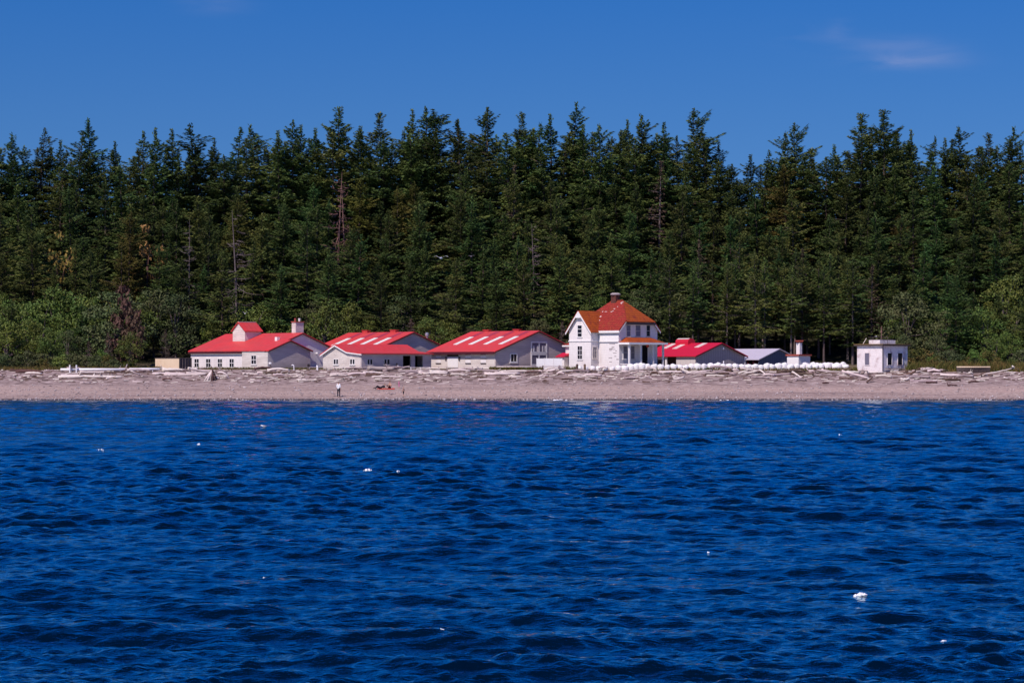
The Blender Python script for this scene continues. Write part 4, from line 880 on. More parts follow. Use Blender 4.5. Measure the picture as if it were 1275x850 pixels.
def pebbles(n, seed, d0, d1, s0, s1, pw):
    r = np.random.RandomState(seed); base = np.array([(1,0,0),(0,1,0),(-1,0,0),(0,-1,0),(0,0,.6),(0,0,-.6)]); fc = np.array([(0,1,4),(1,2,4),(2,3,4),(3,0,4),(1,0,5),(2,1,5),(3,2,5),(0,3,5)])
    V = []; Fc = []
    for i_ in range(n):
        d = d0 + (d1-d0)*r.random()**pw; x = r.uniform(-.26, .26)*d; sc = r.uniform(s0, s1)*(1 if r.random() < .85 else 2.0); a_ = r.uniform(0,6.28); R_ = np.array([[math.cos(a_),-math.sin(a_),0],[math.sin(a_),math.cos(a_),0],[0,0,1]])
        V.append((base*sc*r.uniform(.6,1.2,(1,3)))@R_.T + (x, d, ground(x, d)+sc*.2)); Fc.append(fc + i_*6)
    return np_mesh('pebbles', np.concatenate(V), np.concatenate(Fc))
o = link('pebbles', pebbles(5200, 3, 251.2, 268, .05, .11, 1.9), M['pebble']); tag(o, "pale pebbles strewn over the lower beach along the water", "pebbles", kind="stuff")

# ------------------------------------------------------------------ grass and weeds on the bank
def blades(spots, seed):
    r = np.random.RandomState(seed); V = []; 
    for (px0, px1, d0, d1, n, h0, h1) in spots:
        for _ in range(n):
            d = r.uniform(d0, d1); x = (r.uniform(px0, px1)-CX)*d/F; z = ground(x, d)-.05; h = r.uniform(h0, h1); a_ = r.uniform(0, 6.28); w_ = r.uniform(.03,.07); l = r.normal(0,.22,2)*h
            c, s = math.cos(a_)*w_, math.sin(a_)*w_
            V += [(x-c,d-s,z),(x+c,d+s,z),(x+c*.6+l[0]*.5,d+s*.6+l[1]*.5,z+h*.6),(x+l[0],d+l[1],z+h)]
    return np_mesh('grass', np.array(V), np.arange(len(V)).reshape(-1, 4))
o = link('grass', blades([(610,676,281.2,284,2600,.2,.55),(578,600,279,281,350,.2,.5),(238,336,284.5,286.5,1500,.1,.4),(350,402,284.5,287,700,.1,.35),(402,452,281.2,281.9,300,.1,.3),(702,722,281,283,260,.3,.7),(800,1066,280.2,281.2,1500,.15,.5),(985,1068,278.6,281,1600,.2,.55),(1128,1300,278.8,283.5,5200,.4,1.4),(-60,200,280.2,286,3600,.2,.6),(880,930,280.4,281.2,300,.3,.6)], 4), M['grass'])
tag(o, "long green and dry grass growing in tufts along the top of the bank", "grass", kind="stuff")

# ------------------------------------------------------------------ trees
def kites(P, U, Nn, l, w):
    """leaf kites: centre, direction, normal, length, width arrays"""
    U = U/np.linalg.norm(U, axis=1, keepdims=True); S_ = np.cross(Nn, U); S_ /= (np.linalg.norm(S_, axis=1, keepdims=True)+1e-9)
    l = l[:,None]; w = w[:,None]
    V = np.stack([P - U*l*.5, P - U*l*.05 + S_*w*.5, P + U*l*.5, P - U*l*.05 - S_*w*.5], 1).reshape(-1, 3)
    return V
def conifer(seed, Ht, Rmax, bare, dens, droop=.22, ragged=.35, lean=0.0, leader=1.0, sz=1.0, topflat=False):
    r = np.random.RandomState(seed); z0 = Ht*bare; z = z0; P=[];U=[];Nn=[];l=[];w=[]
    tk = MB(); bendx = r.normal(0, .012)*Ht + lean; bendy = r.normal(0,.01)*Ht
    cen = lambda zz: np.array([bendx*(zz/Ht)**2, bendy*(zz/Ht)**2, zz])
    nz_ = 8; tk.tube([tuple(cen(Ht*t)) for t in np.linspace(0, .985, nz_)], [max(.02, .012*Ht*(1.15-t*1.12)) for t in np.linspace(0,.985,nz_)], 6)
    ph = r.uniform(0, 6.28, 3); gap = r.uniform(0, 1, 40) < ragged*.5
    while z < Ht*.99:
        t = (z-z0)/(Ht-z0); prof = (1-t)**.74 * min(1, .45 + 2.2*t) if not topflat else (1-t**2.2)*min(1,.5+1.5*t)
        nb = r.randint(4, 7) if t < .92 else 4
        a0 = r.uniform(0, 6.28); tier = .8 + .35*math.sin(z*1.9+ph[0]) 
        for b_ in range(nb):
            a_ = a0 + 6.283*b_/nb + r.normal(0,.25); side = 1 + ragged*.6*math.sin(a_+ph[1]+z*.35) + ragged*.35*math.sin(2*a_+ph[2]-z*.6)
            R_ = max(.15, Rmax*prof*tier*side*r.uniform(.55,1.15))
            if r.rand() < ragged*.22: continue
            e0 = -droop*(1-t)*1.3 + .75*t**3*leader + r.normal(0,.08); dirh = np.array([math.cos(a_), math.sin(a_), 0])
            org = cen(z); n = max(6, int(R_*dens*1.3*(1+.9*t))); tt = r.uniform(.12, 1.0, n)**.8
            lat = r.uniform(-1, 1, n)*R_*.26*(1.15-tt*.75); sd = np.array([-dirh[1], dirh[0], 0])
            zz = R_*(math.tan(e0)*tt + .14*tt**2) - np.abs(lat)*.35 + r.normal(0,.05,n)
            p = org + dirh*(R_*tt)[:,None] + sd*lat[:,None]; p[:,2] += zz
            u = dirh + sd*np.sign(lat)[:,None]*r.uniform(.2,1.1,n)[:,None]; u[:,2] += r.uniform(-.5,.25,n)
            nn = r.normal(0,.55,(n,3)); nn[:,2] += 1.0
            P.append(p);U.append(u);Nn.append(nn);zs = sz*(.48+.55*(1-t)**.6); l.append(r.uniform(.36,.80,n)*zs);w.append(r.uniform(.11,.25,n)*zs)
            if R_ > 1.3 and r.rand() < .5: e = org + dirh*R_*.8 + np.array([0,0,R_*(math.tan(e0)*.8+.1)]); tk.tube([tuple(org), tuple((org+e)/2), tuple(e)], [.045,.03,.012], 3)
        z += r.uniform(.26,.46)*(1.15-.4*t)
    if not topflat:
        n = 22; p = np.stack([cen(Ht*.97)[0]+r.normal(0,.10,n), cen(Ht*.97)[1]+r.normal(0,.10,n), Ht*r.uniform(.93,1.0,n)], 1); P.append(p); U.append(np.stack([r.normal(0,.5,n),r.normal(0,.5,n),np.full(n,1.0)],1)); Nn.append(r.normal(0,1,(n,3))); l.append(r.uniform(.3,.55,n)); w.append(r.uniform(.12,.22,n))
    V = kites(*map(np.concatenate, (P,U,Nn,l,w)))
    return np_mesh('crown', V, np.arange(len(V)).reshape(-1,4)), tk.mesh('trunk')
def broadleaf(seed, Ht, R, base, nclump, nleaf, sz=1.0, wide=1.0):
    r = np.random.RandomState(seed); tk = MB(); top = Ht*.75
    tk.tube([(0,0,-.3),(r.normal(0,.15),r.normal(0,.15),Ht*.3),(r.normal(0,.3),r.normal(0,.3),top)], [.02*Ht,.014*Ht,.004*Ht], 6)
    C = []
    while len(C) < nclump:
        q = r.uniform(-1,1,3)
        if .25 < np.linalg.norm(q) < 1: C.append((q[0]*R*wide*(1.05-.35*max(0,q[2])), q[1]*R*(1.05-.35*max(0,q[2])), base*Ht + (q[2]*.5+.5)*Ht*(1-base)))
    P=[];U=[];Nn=[];l=[];w=[]
    for i_, c in enumerate(C):
        c = np.array(c); k = r.uniform(.45,1.0)*R*.36; n = int(nleaf*r.uniform(.6,1.3)); q = r.normal(0,1,(n,3)); q /= np.linalg.norm(q,axis=1,keepdims=True); q *= r.uniform(.35,1,n)[:,None]**.5
        p = c + q*np.array([k*1.15,k*1.15,k*.75]); P.append(p); U.append(r.normal(0,1,(n,3)) + q*.4 + np.array([0,0,-.3])); nn = q*.9 + r.normal(0,.5,(n,3)); nn[:,2] += .55; Nn.append(nn); l.append(r.uniform(.26,.5,n)*sz); w.append(r.uniform(.18,.34,n)*sz)
        if i_ % 3 == 0: tk.tube([(0,0,Ht*r.uniform(.15,.45)), tuple(c*np.array([.55,.55,.85])), tuple(c)], [.008*Ht,.005*Ht,.02], 4)
    V = kites(*map(np.concatenate, (P,U,Nn,l,w)))
    return np_mesh('crown', V, np.arange(len(V)).reshape(-1,4)), tk.mesh('trunk')
def dead(seed, Ht, R, n, twig=0):
    r = np.random.RandomState(seed); k = MB(); k.tube([(0,0,-.3),(r.normal(0,.1),0,Ht*.5),(r.normal(0,.25),r.normal(0,.2),Ht)], [.009*Ht,.0065*Ht,.015], 6); P=[];U=[];Nn=[];l=[];w=[]
    for _ in range(n):
        z = Ht*r.uniform(.22,.97); t = z/Ht; R_ = R*(1.15-t)*r.uniform(.4,1.2); a_ = r.uniform(0,6.28); e = r.normal(.05,.3); d_ = np.array([math.cos(a_),math.sin(a_),math.tan(e)*.6]); o_ = np.array([0,0,z]); p2 = o_ + d_*R_; mid = o_ + d_*R_*.55 + np.array([0,0,-.08*R_])
        k.tube([tuple(o_),tuple(mid),tuple(p2)], [.055,.04,.018], 3)
        for _ in range(3):
            f = r.uniform(.35,.95); s_ = o_ + (p2-o_)*f; q = s_ + r.normal(0,.28,3)*R_*.7 + d_*.25*R_; k.tube([tuple(s_),tuple(q)], [.028,.012], 3)
        if twig:
            tt = r.uniform(.3,1,twig); p = o_ + d_*(R_*tt)[:,None] + r.normal(0,.16*R_,(twig,3)); P.append(p); U.append(r.normal(0,1,(twig,3))+d_); Nn.append(r.normal(0,1,(twig,3))); l.append(r.uniform(.3,.6,twig)); w.append(r.uniform(.05,.12,twig))
    cr = None
    if twig: V = kites(*map(np.concatenate, (P,U,Nn,l,w))); cr = np_mesh('twigs', V, np.arange(len(V)).reshape(-1,4))
    return cr, k.mesh('trunk')

PROTO = {}
def proto(key, cm, tm, name, crown, trunk, Ht, cname='crown'):
    trunk.materials.append(M[tm])
    if crown is not None: crown.materials.append(M[cm])
    PROTO[key] = (name, crown, trunk, Ht, cname)
for i_, (Ht, R_, bare, dens, rag, cm) in enumerate(((20,5.6,.05,17,.45,'conifer'),(20,5.0,.06,17,.55,'conifer_blue'),(20,6.6,.05,16,.50,'conifer'),(20,4.4,.08,17,.45,'conifer_blue'),(20,6.0,.06,15,.75,'conifer'),(20,5.6,.05,17,.55,'conifer_blue'),(20,5.8,.05,15,.60,'conifer_olive'))):
    c, t = conifer(100+i_, Ht, R_, bare, dens, ragged=rag); proto(f'fir{i_}', cm, 'bark', 'fir_tree', c, t, Ht)
for i_, cm in enumerate(('conifer', 'conifer_blue')):
    c, t = conifer(140+i_, 20, 4.6, .12, 14, ragged=.95, lean=1.2*(1-2*i_)); proto(f'rag{i_}', cm, 'bark', 'fir_tree', c, t, 20)
c, t = conifer(150, 20, 4.6, .15, 13, ragged=.9, lean=1.6, topflat=True); proto('flat0', 'conifer', 'bark', 'fir_tree', c, t, 20)
for i_, cm in enumerate(('conifer', 'conifer', 'conifer_blue')):
    c, t = conifer(160+i_, 18, 4.6, .20+.06*i_, 13, ragged=.7); proto(f'bare{i_}', cm, 'pale_bark', 'fir_tree', c, t, 18)
c, t = conifer(170, 16, 2.4, .12, 6, ragged=.9, sz=.8); proto('brown0', 'needle_dead', 'pale_bark', 'dying_fir', c, t, 16)
c, t = conifer(171, 16, 2.8, .08, 6, ragged=.9, sz=.8); proto('brown1', 'needle_dead', 'pale_bark', 'dying_fir', c, t, 16)
c, t = broadleaf(185, 5, 2.0, .05, 26, 40, sz=.9); proto('rust', 'needle_rust', 'red_bark', 'withered_bush', c, t, 5)
c, t = broadleaf(186, 5, 2.0, .05, 20, 34, sz=.9); proto('tan', 'needle_tan', 'red_bark', 'dry_bush', c, t, 5)
for i_ in range(4):
    c, t = broadleaf(200+i_, 11, 4.0+.4*(i_ % 2), .10, 52, 95); proto(f'leaf{i_}', ('leaf','leaf_dull','leaf','leaf')[i_], 'pale_bark', 'alder_tree', c, t, 11)
for i_ in range(3):
    c, t = broadleaf(220+i_, 3.2, 2.0, .0, 26, 70, sz=.72, wide=1.25); proto(f'shrub{i_}', ('leaf_dull','leaf','grass')[i_], 'pale_bark', 'shrub', c, t, 3.2)
for i_ in range(2):
    c, t = dead(240+i_, 15, 2.6, 46); proto(f'dead{i_}', None, ('red_bark','pale_bark')[i_], 'dead_tree', c, t, 15)
c, t = dead(250, 9, 3.0, 60, 14); proto('twiggy', 'needle_dead', 'pale_bark', 'bare_tree', c, t, 9, 'twigs')

FIRST = {}
def place(key, x, d, h, label, cat, group, rz=None, sx=1.0, sink=.25):
    name, crown, trunk, Ht, cname = PROTO[key]
    if key not in FIRST:
        o = empty(name, (0,0,0))
        t = bpy.data.objects.new('trunk', trunk); COL.objects.link(t); t.parent = o
        if crown is not None: c = bpy.data.objects.new(cname, crown); COL.objects.link(c); c.parent = o
        FIRST[key] = o
    else: o = copy_tree(FIRST[key])
    s = h/Ht; o.location = (x, d, ground(x, d)-sink); o.scale = (s*sx, s*sx, s); o.rotation_euler = (0, 0, rnd.uniform(0, 6.28) if rz is None else rz)
    tag(o, label, cat, group); return o

TZ = [(75, "at the left edge"), (150, "above the notice board"), (237, "above the tan container"), (300, "left of the cupola"), (345, "above the cupola barn"), (402, "above the white barn chimney"), (470, "above the garage gable"), (540, "above the dark garage bays"), (617, "above the shuttered barn"), (700, "above the shaded barn gable"), (745, "above the house wing"), (790, "above the house chimney"), (830, "above the porch"), (870, "above the red ridge ventilator"), (935, "above the ribbed gable"), (985, "above the grey roofed shed"), (1040, "above the small white hut"), (1066, "above the right end of sacks"), (1132, "above the concrete lookout"), (1175, "right of the concrete lookout"), (9999, "at the right edge")]
def tzone(px):
    for lim, t in TZ:
        if px < lim: return t
rnd.seed(5)
placed = []
# skyline trees, one by one from the outline of the wood: column, row of the tip, kind, width factor
SKY = [(15,166,'fir1',1),(48,160,'rag0',1),(77,174,'fir3',.9),(93.5,164,'rag1',1.0),(113.5,148,'fir1',1.0),(145,176,'fir3',1.0),(177,162,'rag0',1.1),(191,159,'fir3',.9),(215,161,'fir3',1.0),(247,153,'rag1',1.35),(268,172,'fir3',.9),(292,157.6,'rag0',1.2),(323,156,'rag1',1.35),(347.6,162,'fir3',.9),(364,150,'fir5',1.0),(376,155,'fir3',.9),(395,159,'fir3',.9),(422,134,'fir2',1.0),(451,156.5,'fir3',.9),(476,139.5,'fir0',1.0),(502,163,'fir3',1.0),(515,136.5,'fir3',.85),(531,133.4,'fir5',1.0),(555,135,'flat0',1.25),(575,150,'rag0',1.2),(606,133.4,'fir4',1.0),(646.5,140,'fir0',.9),(662,153,'rag1',1.0),(687.6,142,'fir3',1.0),(712,127,'fir1',.95),(727.6,154,'fir3',.9),(747.6,154.6,'fir5',1.0),(771,162,'fir3',1.0),(783.4,149,'fir3',.9),(800,142,'fir5',1.0),(827,152,'fir3',.9),(865,135,'fir4',1.1),(882,158,'rag0',1.2),(896,176.5,'rag1',1.2),(912,204,'fir4',.9),(936,192,'fir3',1.0),(949,187.5,'rag0',1.0),(976.5,164,'fir5',1.0),(990,153,'fir4',1.0),(1013,184,'fir0',1.0),(1037.6,180,'fir3',.95),(1074,141,'fir2',1.05),(1100.7,136.5,'fir2',1.0),(1120,164,'fir0',.9),(1136.5,161.6,'fir3',.9),(1156.5,169,'rag1',1.0),(1176.5,172,'fir3',.9),(1195,157,'fir5',1.0),(1228,166,'fir0',1.0),(1256,158,'fir1',1.0)]
ORD = {'fir0':'evenly tapered','fir1':'slender','fir2':'broad','fir3':'narrow','fir4':'ragged','fir5':'dense','rag0':'sparse windswept','rag1':'sparse crooked','flat0':'flat topped leaning'}
last = None
for px, py, key, sx in SKY:
    d = 388 + rnd.uniform(-9, 8); 
    if last and abs(px-last[0]) < 16: d = last[1] + (12 if last[1] < 386 else -12)
    last = (px, d)
    x = (px-CX)*d/F; g = ground(x, d); h = H + (HY-py)*d/F - g + .25
    lab = f"{ORD[key]} {'towering' if h > 27 else 'tall' if h > 24 else 'middling' if h > 21 else 'shorter'} fir with tip against sky {tzone(px)}"
    place(key, x, d, h, lab, "fir", "firs along the skyline", sx=(sx*20/h*1.05 if h < 19 else sx)*1.12); placed.append((x, d, 3.0))
ENV = [(-100,178),(71,180),(150,184),(250,176),(350,168),(420,160),(480,162),(560,156),(610,158),(700,158),(800,163),(870,160),(905,212),(940,205),(975,182),(1035,196),(1070,158),(1110,158),(1140,178),(1200,172),(1400,170)]
def env(px): return float(np.interp(px, [e[0] for e in ENV], [e[1] for e in ENV]))
def free(x, d, r): return all((x-a)**2 + (d-b)**2 > ((r+c)*.5)**2 for a, b, c in placed)
SECOND = []
px = -40.0
while px < 1320:
    SECOND.append((px, rnd.uniform(1, 13) if rnd.random() < .8 else rnd.uniform(13, 24), rnd.choice(('fir2','fir4','fir5','fir0','fir2','rag0')), rnd.uniform(1.1, 1.4), rnd.uniform(377, 386) if rnd.random() < .5 else rnd.uniform(392, 401))); px += rnd.uniform(11, 17)
# particular trees and bushes the photo picks out
PICK = [('dead0', 421, 356, 214, 1.0, "bare reddish dead tree with upturned branches above the garage"), ('dead0', 429, 358, 222, 1.0, "second bare reddish dead tree beside the first above the garage"),
 ('dead1', 235, 340, 272, .9, "grey dead tree on the slope above the tan container"), ('dead1', 295, 336, 262, 1.1, "tall grey dead tree on the slope above the white cupola"), ('dead1', 665, 345, 278, .8, "bare dead trunk on the slope above the shaded barn gable"),
 ('brown1', 1085, 331, 330, 1.25, "greyish brown dying fir behind the concrete lookout"), ('brown0', 888, 326, 366, 1.1, "greyish brown dying fir behind the ribbed grey gable"), ('brown1', 1000, 340, 310, 1.2, "dying brown fir above the small white hut"),
 ('twiggy', 512, 322, 394, 1.0, "bare grey tree with fine twigs behind the dark garage bays"), ('twiggy', 135, 303, 412, 1.2, "bare grey bushy tree above the short white rail"), ('twiggy', 110, 301, 424, 1.1, "bare grey bushy tree just right of the notice board"), ('twiggy', 206, 312, 408, 1.1, "bare grey tree behind the tan container"), ('twiggy', 700, 318, 398, .9, "bare grey tree at the left corner of the house"),
 ('rust', 155, 306.5, 358, 1.3, "rust brown withered bush on the slope left of the container"), ('rust', 165, 304, 386, 1.2, "lower rust brown withered bush above the tan container"), ('tan', 183, 352, 284, 1.3, "dry tan bush high on the slope above the tan container"), ('tan', 74, 352, 292, .8, "small dry tan bush high at the left edge"),
 ('brown0', 640, 372, 205, 1.2, "greyish dying fir high above the shaded barn gable"), ('fir6', 495, 368, 232, 1.0, "yellowish olive fir above the garage, brighter than its neighbours"), ('fir6', 517, 372, 226, .9, "yellowish olive fir above the dark bays"), ('bare0', 838, 324, 372, 1.0, "fir with bare lower trunk behind the red ridge ventilator")]
for key, px, d, top, sx, lab in PICK:
    x = (px-CX)*d/F; h = H + (HY-top)*d/F - ground(x, d) + .25; nm = PROTO[key][0].split('_')
    place(key, x, d, max(h, 2.0), lab, {'dead':'dead tree','dying':'dying fir','bare':'bare tree','withered':'bush','dry':'bush','fir':'fir'}[nm[0]], "single trees on the wooded slope", sx=sx if key[0] not in 'rt' else .62); placed.append((x, d, 2.4))
# front of the wood: broadleaf trees and shrubs at the foot of the slope
NT = {'alder': 0, 'fir': 0, 'shrub': 0}
def auto(key, x, d, h, sx=1.0):
    px = CX + x*F/d; top = HY - (ground(x, d)+h-H)*F/d; nm = PROTO[key][0]; cat = {'fir_tree':'fir','alder_tree':'alder','shrub':'shrub','dying_fir':'dying fir'}[nm]
    tier = 'at slope foot' if d < 326 else 'low on slope' if d < 342 else 'midway up slope' if d < 362 else 'high on slope'
    size = {'alder': ('small ', '', 'tall '), 'fir': ('short ', '', 'tall ')}.get(cat, ('low ', '', 'big '))[0 if h < {'alder': 6.8, 'fir': 14.5}.get(cat, 2.0) else 1 if h < {'alder': 9, 'fir': 17.5}.get(cat, 2.6) else 2]
    look = {'fir0':'tapered dark green','fir1':'slender deep green','fir2':'broad dark green','fir3':'narrow deep green','fir4':'ragged dark green','fir5':'dense deep green','fir6':'olive','rag0':'sparse windswept','bare0':'dark bare trunked','bare1':'green bare trunked','bare2':'deep green bare trunked','brown0':'sparse brownish','brown1':'wide brownish','leaf0':'bright leafy','leaf1':'dull grey green','leaf2':'rounded bright','leaf3':'spreading bright','shrub0':'dull green','shrub1':'bright green','shrub2':'dry grassy green'}[key]
    place(key, x, d, h, f"{size}{look} {cat} {tier} {tzone(px)}", cat, {'fir':'firs packed on the wooded slope','alder':'alders along the foot of the wood','shrub':'shrubs at the foot of the wood','dying fir':'dying firs on the slope'}[cat], sx=sx)
rnd.seed(21)
tries = 0
while tries < 4000:
    tries += 1
    left = rnd.random()
    d = rnd.uniform(296, 336); px = rnd.uniform(-30, 1305); x = (px-CX)*d/F
    mid = 238 < px < 1062
    if 195 < px < 300 and d < 318: continue
    if 170 < px < 200 and d < 306: continue
    if mid and (d < 319): continue
    if 1060 < px and d < 288: continue
    isleaf = (px < 245 and d < 332) or (px > 1112) or (rnd.random() < .28 and mid)
    if not isleaf: continue
    if 840 < px < 1065: continue
    if not free(x, d, 4.6): continue
    key = rnd.choice(('leaf0','leaf1','leaf2','leaf3')) if px > 245 else rnd.choice(('leaf1','leaf2','leaf0','leaf3'))
    h = rnd.uniform(7, 11.5) if d > 305 else rnd.uniform(4.5, 7)
    if mid: h = rnd.uniform(5.5, 9.5)
    auto(key, x, d, h, rnd.uniform(.85,1.1)); placed.append((x, d, 4.6)); NT['alder'] += 1
    if NT['alder'] > 58: break
for _ in range(400):
    d = rnd.uniform(306, 321); px = rnd.choice((rnd.uniform(-30, 150), rnd.uniform(1125, 1300))); x = (px-CX)*d/F
    if not free(x, d, 4.4): continue
    auto(rnd.choice(('fir0','fir2','fir4','fir5')), x, d, rnd.uniform(9, 14), 1.15); placed.append((x, d, 4.2)); NT['fir'] += 1
    if NT['fir'] > 14: break
for _ in range(500):
    d = rnd.uniform(286, 300); px = rnd.choice((rnd.uniform(-30, 192), rnd.uniform(1132, 1300))); x = (px-CX)*d/F
    if 150 < px < 200 or not free(x, d, 2.4): continue
    auto(rnd.choice(('shrub0','shrub1','shrub2','shrub0')), x, d, rnd.uniform(1.5, 3.0), rnd.uniform(.9,1.2)); placed.append((x, d, 2.2)); NT['shrub'] += 1
    if NT['shrub'] > 40: break
# the stand with bare trunks behind the right-hand sheds
for _ in range(500):
    d = rnd.uniform(318, 331); px = rnd.uniform(832, 1066); x = (px-CX)*d/F
    if not free(x, d, 3.4): continue
    auto(rnd.choice(('bare0','bare1','bare2')), x, d, rnd.uniform(13.5, 17.5), rnd.uniform(.85,1.05)); placed.append((x, d, 3.2)); NT['fir'] += 1
# the mass of firs
def put_firs(d0, d1, sp, cap, hmin, hmax):
    n = 0
    for _ in range(9000):
        if n >= cap: break
        d = rnd.uniform(d0, d1); px = rnd.uniform(-45, 1320); x = (px-CX)*d/F
        if not free(x, d, sp): continue
        h = rnd.uniform(hmin, hmax); ztop = ground(x, d) + h; top = HY - (ztop-H)*F/d; lim = env(px) + 1
        if top < lim: h -= (lim-top)*d/F
        if h < 9: continue
        key = rnd.choices(('fir0','fir1','fir2','fir3','fir4','fir5','fir6','brown0'), (20,17,17,8,16,17,5,1.2))[0]
        auto(key, x, d, h, rnd.uniform(.95,1.2)); placed.append((x, d, sp)); n += 1
    NT['fir'] += n
for px, off, key, sx, d in SECOND:
    x = (px-CX)*d/F; h = H + (HY-env(px)-off)*d/F - ground(x, d) + .25; auto(key, x, d, h, sx); placed.append((x, d, 4.5)); NT['fir'] += 1
put_firs(321, 338, 5.4, 52, 12, 17)
put_firs(338, 358, 6.0, 58, 14, 20)
put_firs(358, 376, 6.2, 44, 15, 21)

put_firs(328, 374, 4.3, 34, 10, 15)
print("trees", NT, "logs", NLOG)

# ------------------------------------------------------------------ people
def person_mesh(J, E, R, sub=1):
    """skinned body from joints J {name: xyz}, edges E, radii R"""
    names = list(J); me = bpy.data.meshes.new('person'); me.from_pydata([J[n] for n in names], [(names.index(a_), names.index(b_)) for a_, b_ in E], [])
    o = bpy.data.objects.new('tmp', me); COL.objects.link(o); md = o.modifiers.new('s', 'SKIN'); md.use_smooth_shade = True
    for i_, n in enumerate(names):
        sv = me.skin_vertices[0].data[i_]; rr = R[n]; sv.radius = rr if isinstance(rr, tuple) else (rr, rr); sv.use_root = (n == 'pelvis')
    ss = o.modifiers.new('u', 'SUBSURF'); ss.levels = sub; ss.render_levels = sub
    dg = bpy.context.evaluated_depsgraph_get(); out = bpy.data.meshes.new_from_object(o.evaluated_get(dg)); bpy.data.objects.remove(o); out.name = 'person'
    return out
BONES = [('pelvis','waist'),('waist','chest'),('chest','neck'),('neck','head0'),('head0','head1'),('chest','sh_l'),('sh_l','el_l'),('el_l','wr_l'),('wr_l','ha_l'),('chest','sh_r'),('sh_r','el_r'),('el_r','wr_r'),('wr_r','ha_r'),('pelvis','hip_l'),('hip_l','kn_l'),('kn_l','an_l'),('an_l','to_l'),('pelvis','hip_r'),('hip_r','kn_r'),('kn_r','an_r'),('an_r','to_r')]
RAD = dict(pelvis=(.15,.115), waist=(.135,.10), chest=(.165,.115), neck=.055, head0=(.082,.09), head1=(.085,.10), sh_l=.062, el_l=.043, wr_l=.03, ha_l=(.022,.038), sh_r=.062, el_r=.043, wr_r=.03, ha_r=(.022,.038), hip_l=.088, kn_l=.058, an_l=.038, to_l=.035, hip_r=.088, kn_r=.058, an_r=.038, to_r=.035)
def standing(stride=0.0, arm=0.0):
    J = dict(pelvis=(0,0,.93), waist=(0,-.01,1.10), chest=(0,0,1.36), neck=(0,-.005,1.50), head0=(0,-.02,1.60), head1=(0,-.01,1.70))
    for s, n in ((-1,'l'),(1,'r')):
        J['sh_'+n] = (s*.19,0,1.40); J['el_'+n] = (s*.25,.03-s*arm*.3,1.12); J['wr_'+n] = (s*.24,-.08-s*arm*.5,.88); J['ha_'+n] = (s*.235,-.11-s*arm*.55,.80)
        J['hip_'+n] = (s*.10,0,.90); J['kn_'+n] = (s*.11,-.03+s*stride*.5,.49); J['an_'+n] = (s*.115,.02+s*stride,.08); J['to_'+n] = (s*.13,-.14+s*stride,.035)
    return J
def sitting():
    J = dict(pelvis=(0,0,.12), waist=(0,.04,.28), chest=(0,.06,.54), neck=(0,.04,.68), head0=(0,.0,.78), head1=(0,.01,.88))
    for s, n in ((-1,'l'),(1,'r')):
        J['sh_'+n] = (s*.19,.06,.58); J['el_'+n] = (s*.24,-.06,.34); J['wr_'+n] = (s*.18,-.26,.34); J['ha_'+n] = (s*.15,-.33,.38)
        J['hip_'+n] = (s*.10,-.04,.12); J['kn_'+n] = (s*.15,-.42,.46); J['an_'+n] = (s*.14,-.62,.08); J['to_'+n] = (s*.15,-.78,.04)
    return J
def reclining():
    J = dict(pelvis=(0,0,.13), waist=(0,.15,.20), chest=(0,.36,.34), neck=(0,.47,.44), head0=(0,.52,.53), head1=(0,.53,.63))
    for s, n in ((-1,'l'),(1,'r')):
        J['sh_'+n] = (s*.19,.40,.37); J['el_'+n] = (s*.28,.48,.12); J['wr_'+n] = (s*.27,.26,.07); J['ha_'+n] = (s*.26,.17,.06)
        J['hip_'+n] = (s*.10,-.06,.13); J['kn_'+n] = (s*.12,-.46,.22 if s < 0 else .40); J['an_'+n] = (s*.12,-.86 if s < 0 else -.68,.08); J['to_'+n] = (s*.14,-.95 if s < 0 else -.82,.14 if s < 0 else .05)
    return J
CLOTH = {'top': ({('pelvis','waist'),('waist','chest'),('chest','sh_l'),('chest','sh_r')}, .016), 'sleeves': ({('sh_l','el_l'),('sh_r','el_r')}, .014), 'legs': ({('hip_l','kn_l'),('kn_l','an_l'),('hip_r','kn_r'),('kn_r','an_r'),('pelvis','hip_l'),('pelvis','hip_r')}, .014), 'shorts': ({('hip_l','kn_l'),('hip_r','kn_r'),('pelvis','hip_l'),('pelvis','hip_r')}, .018)}
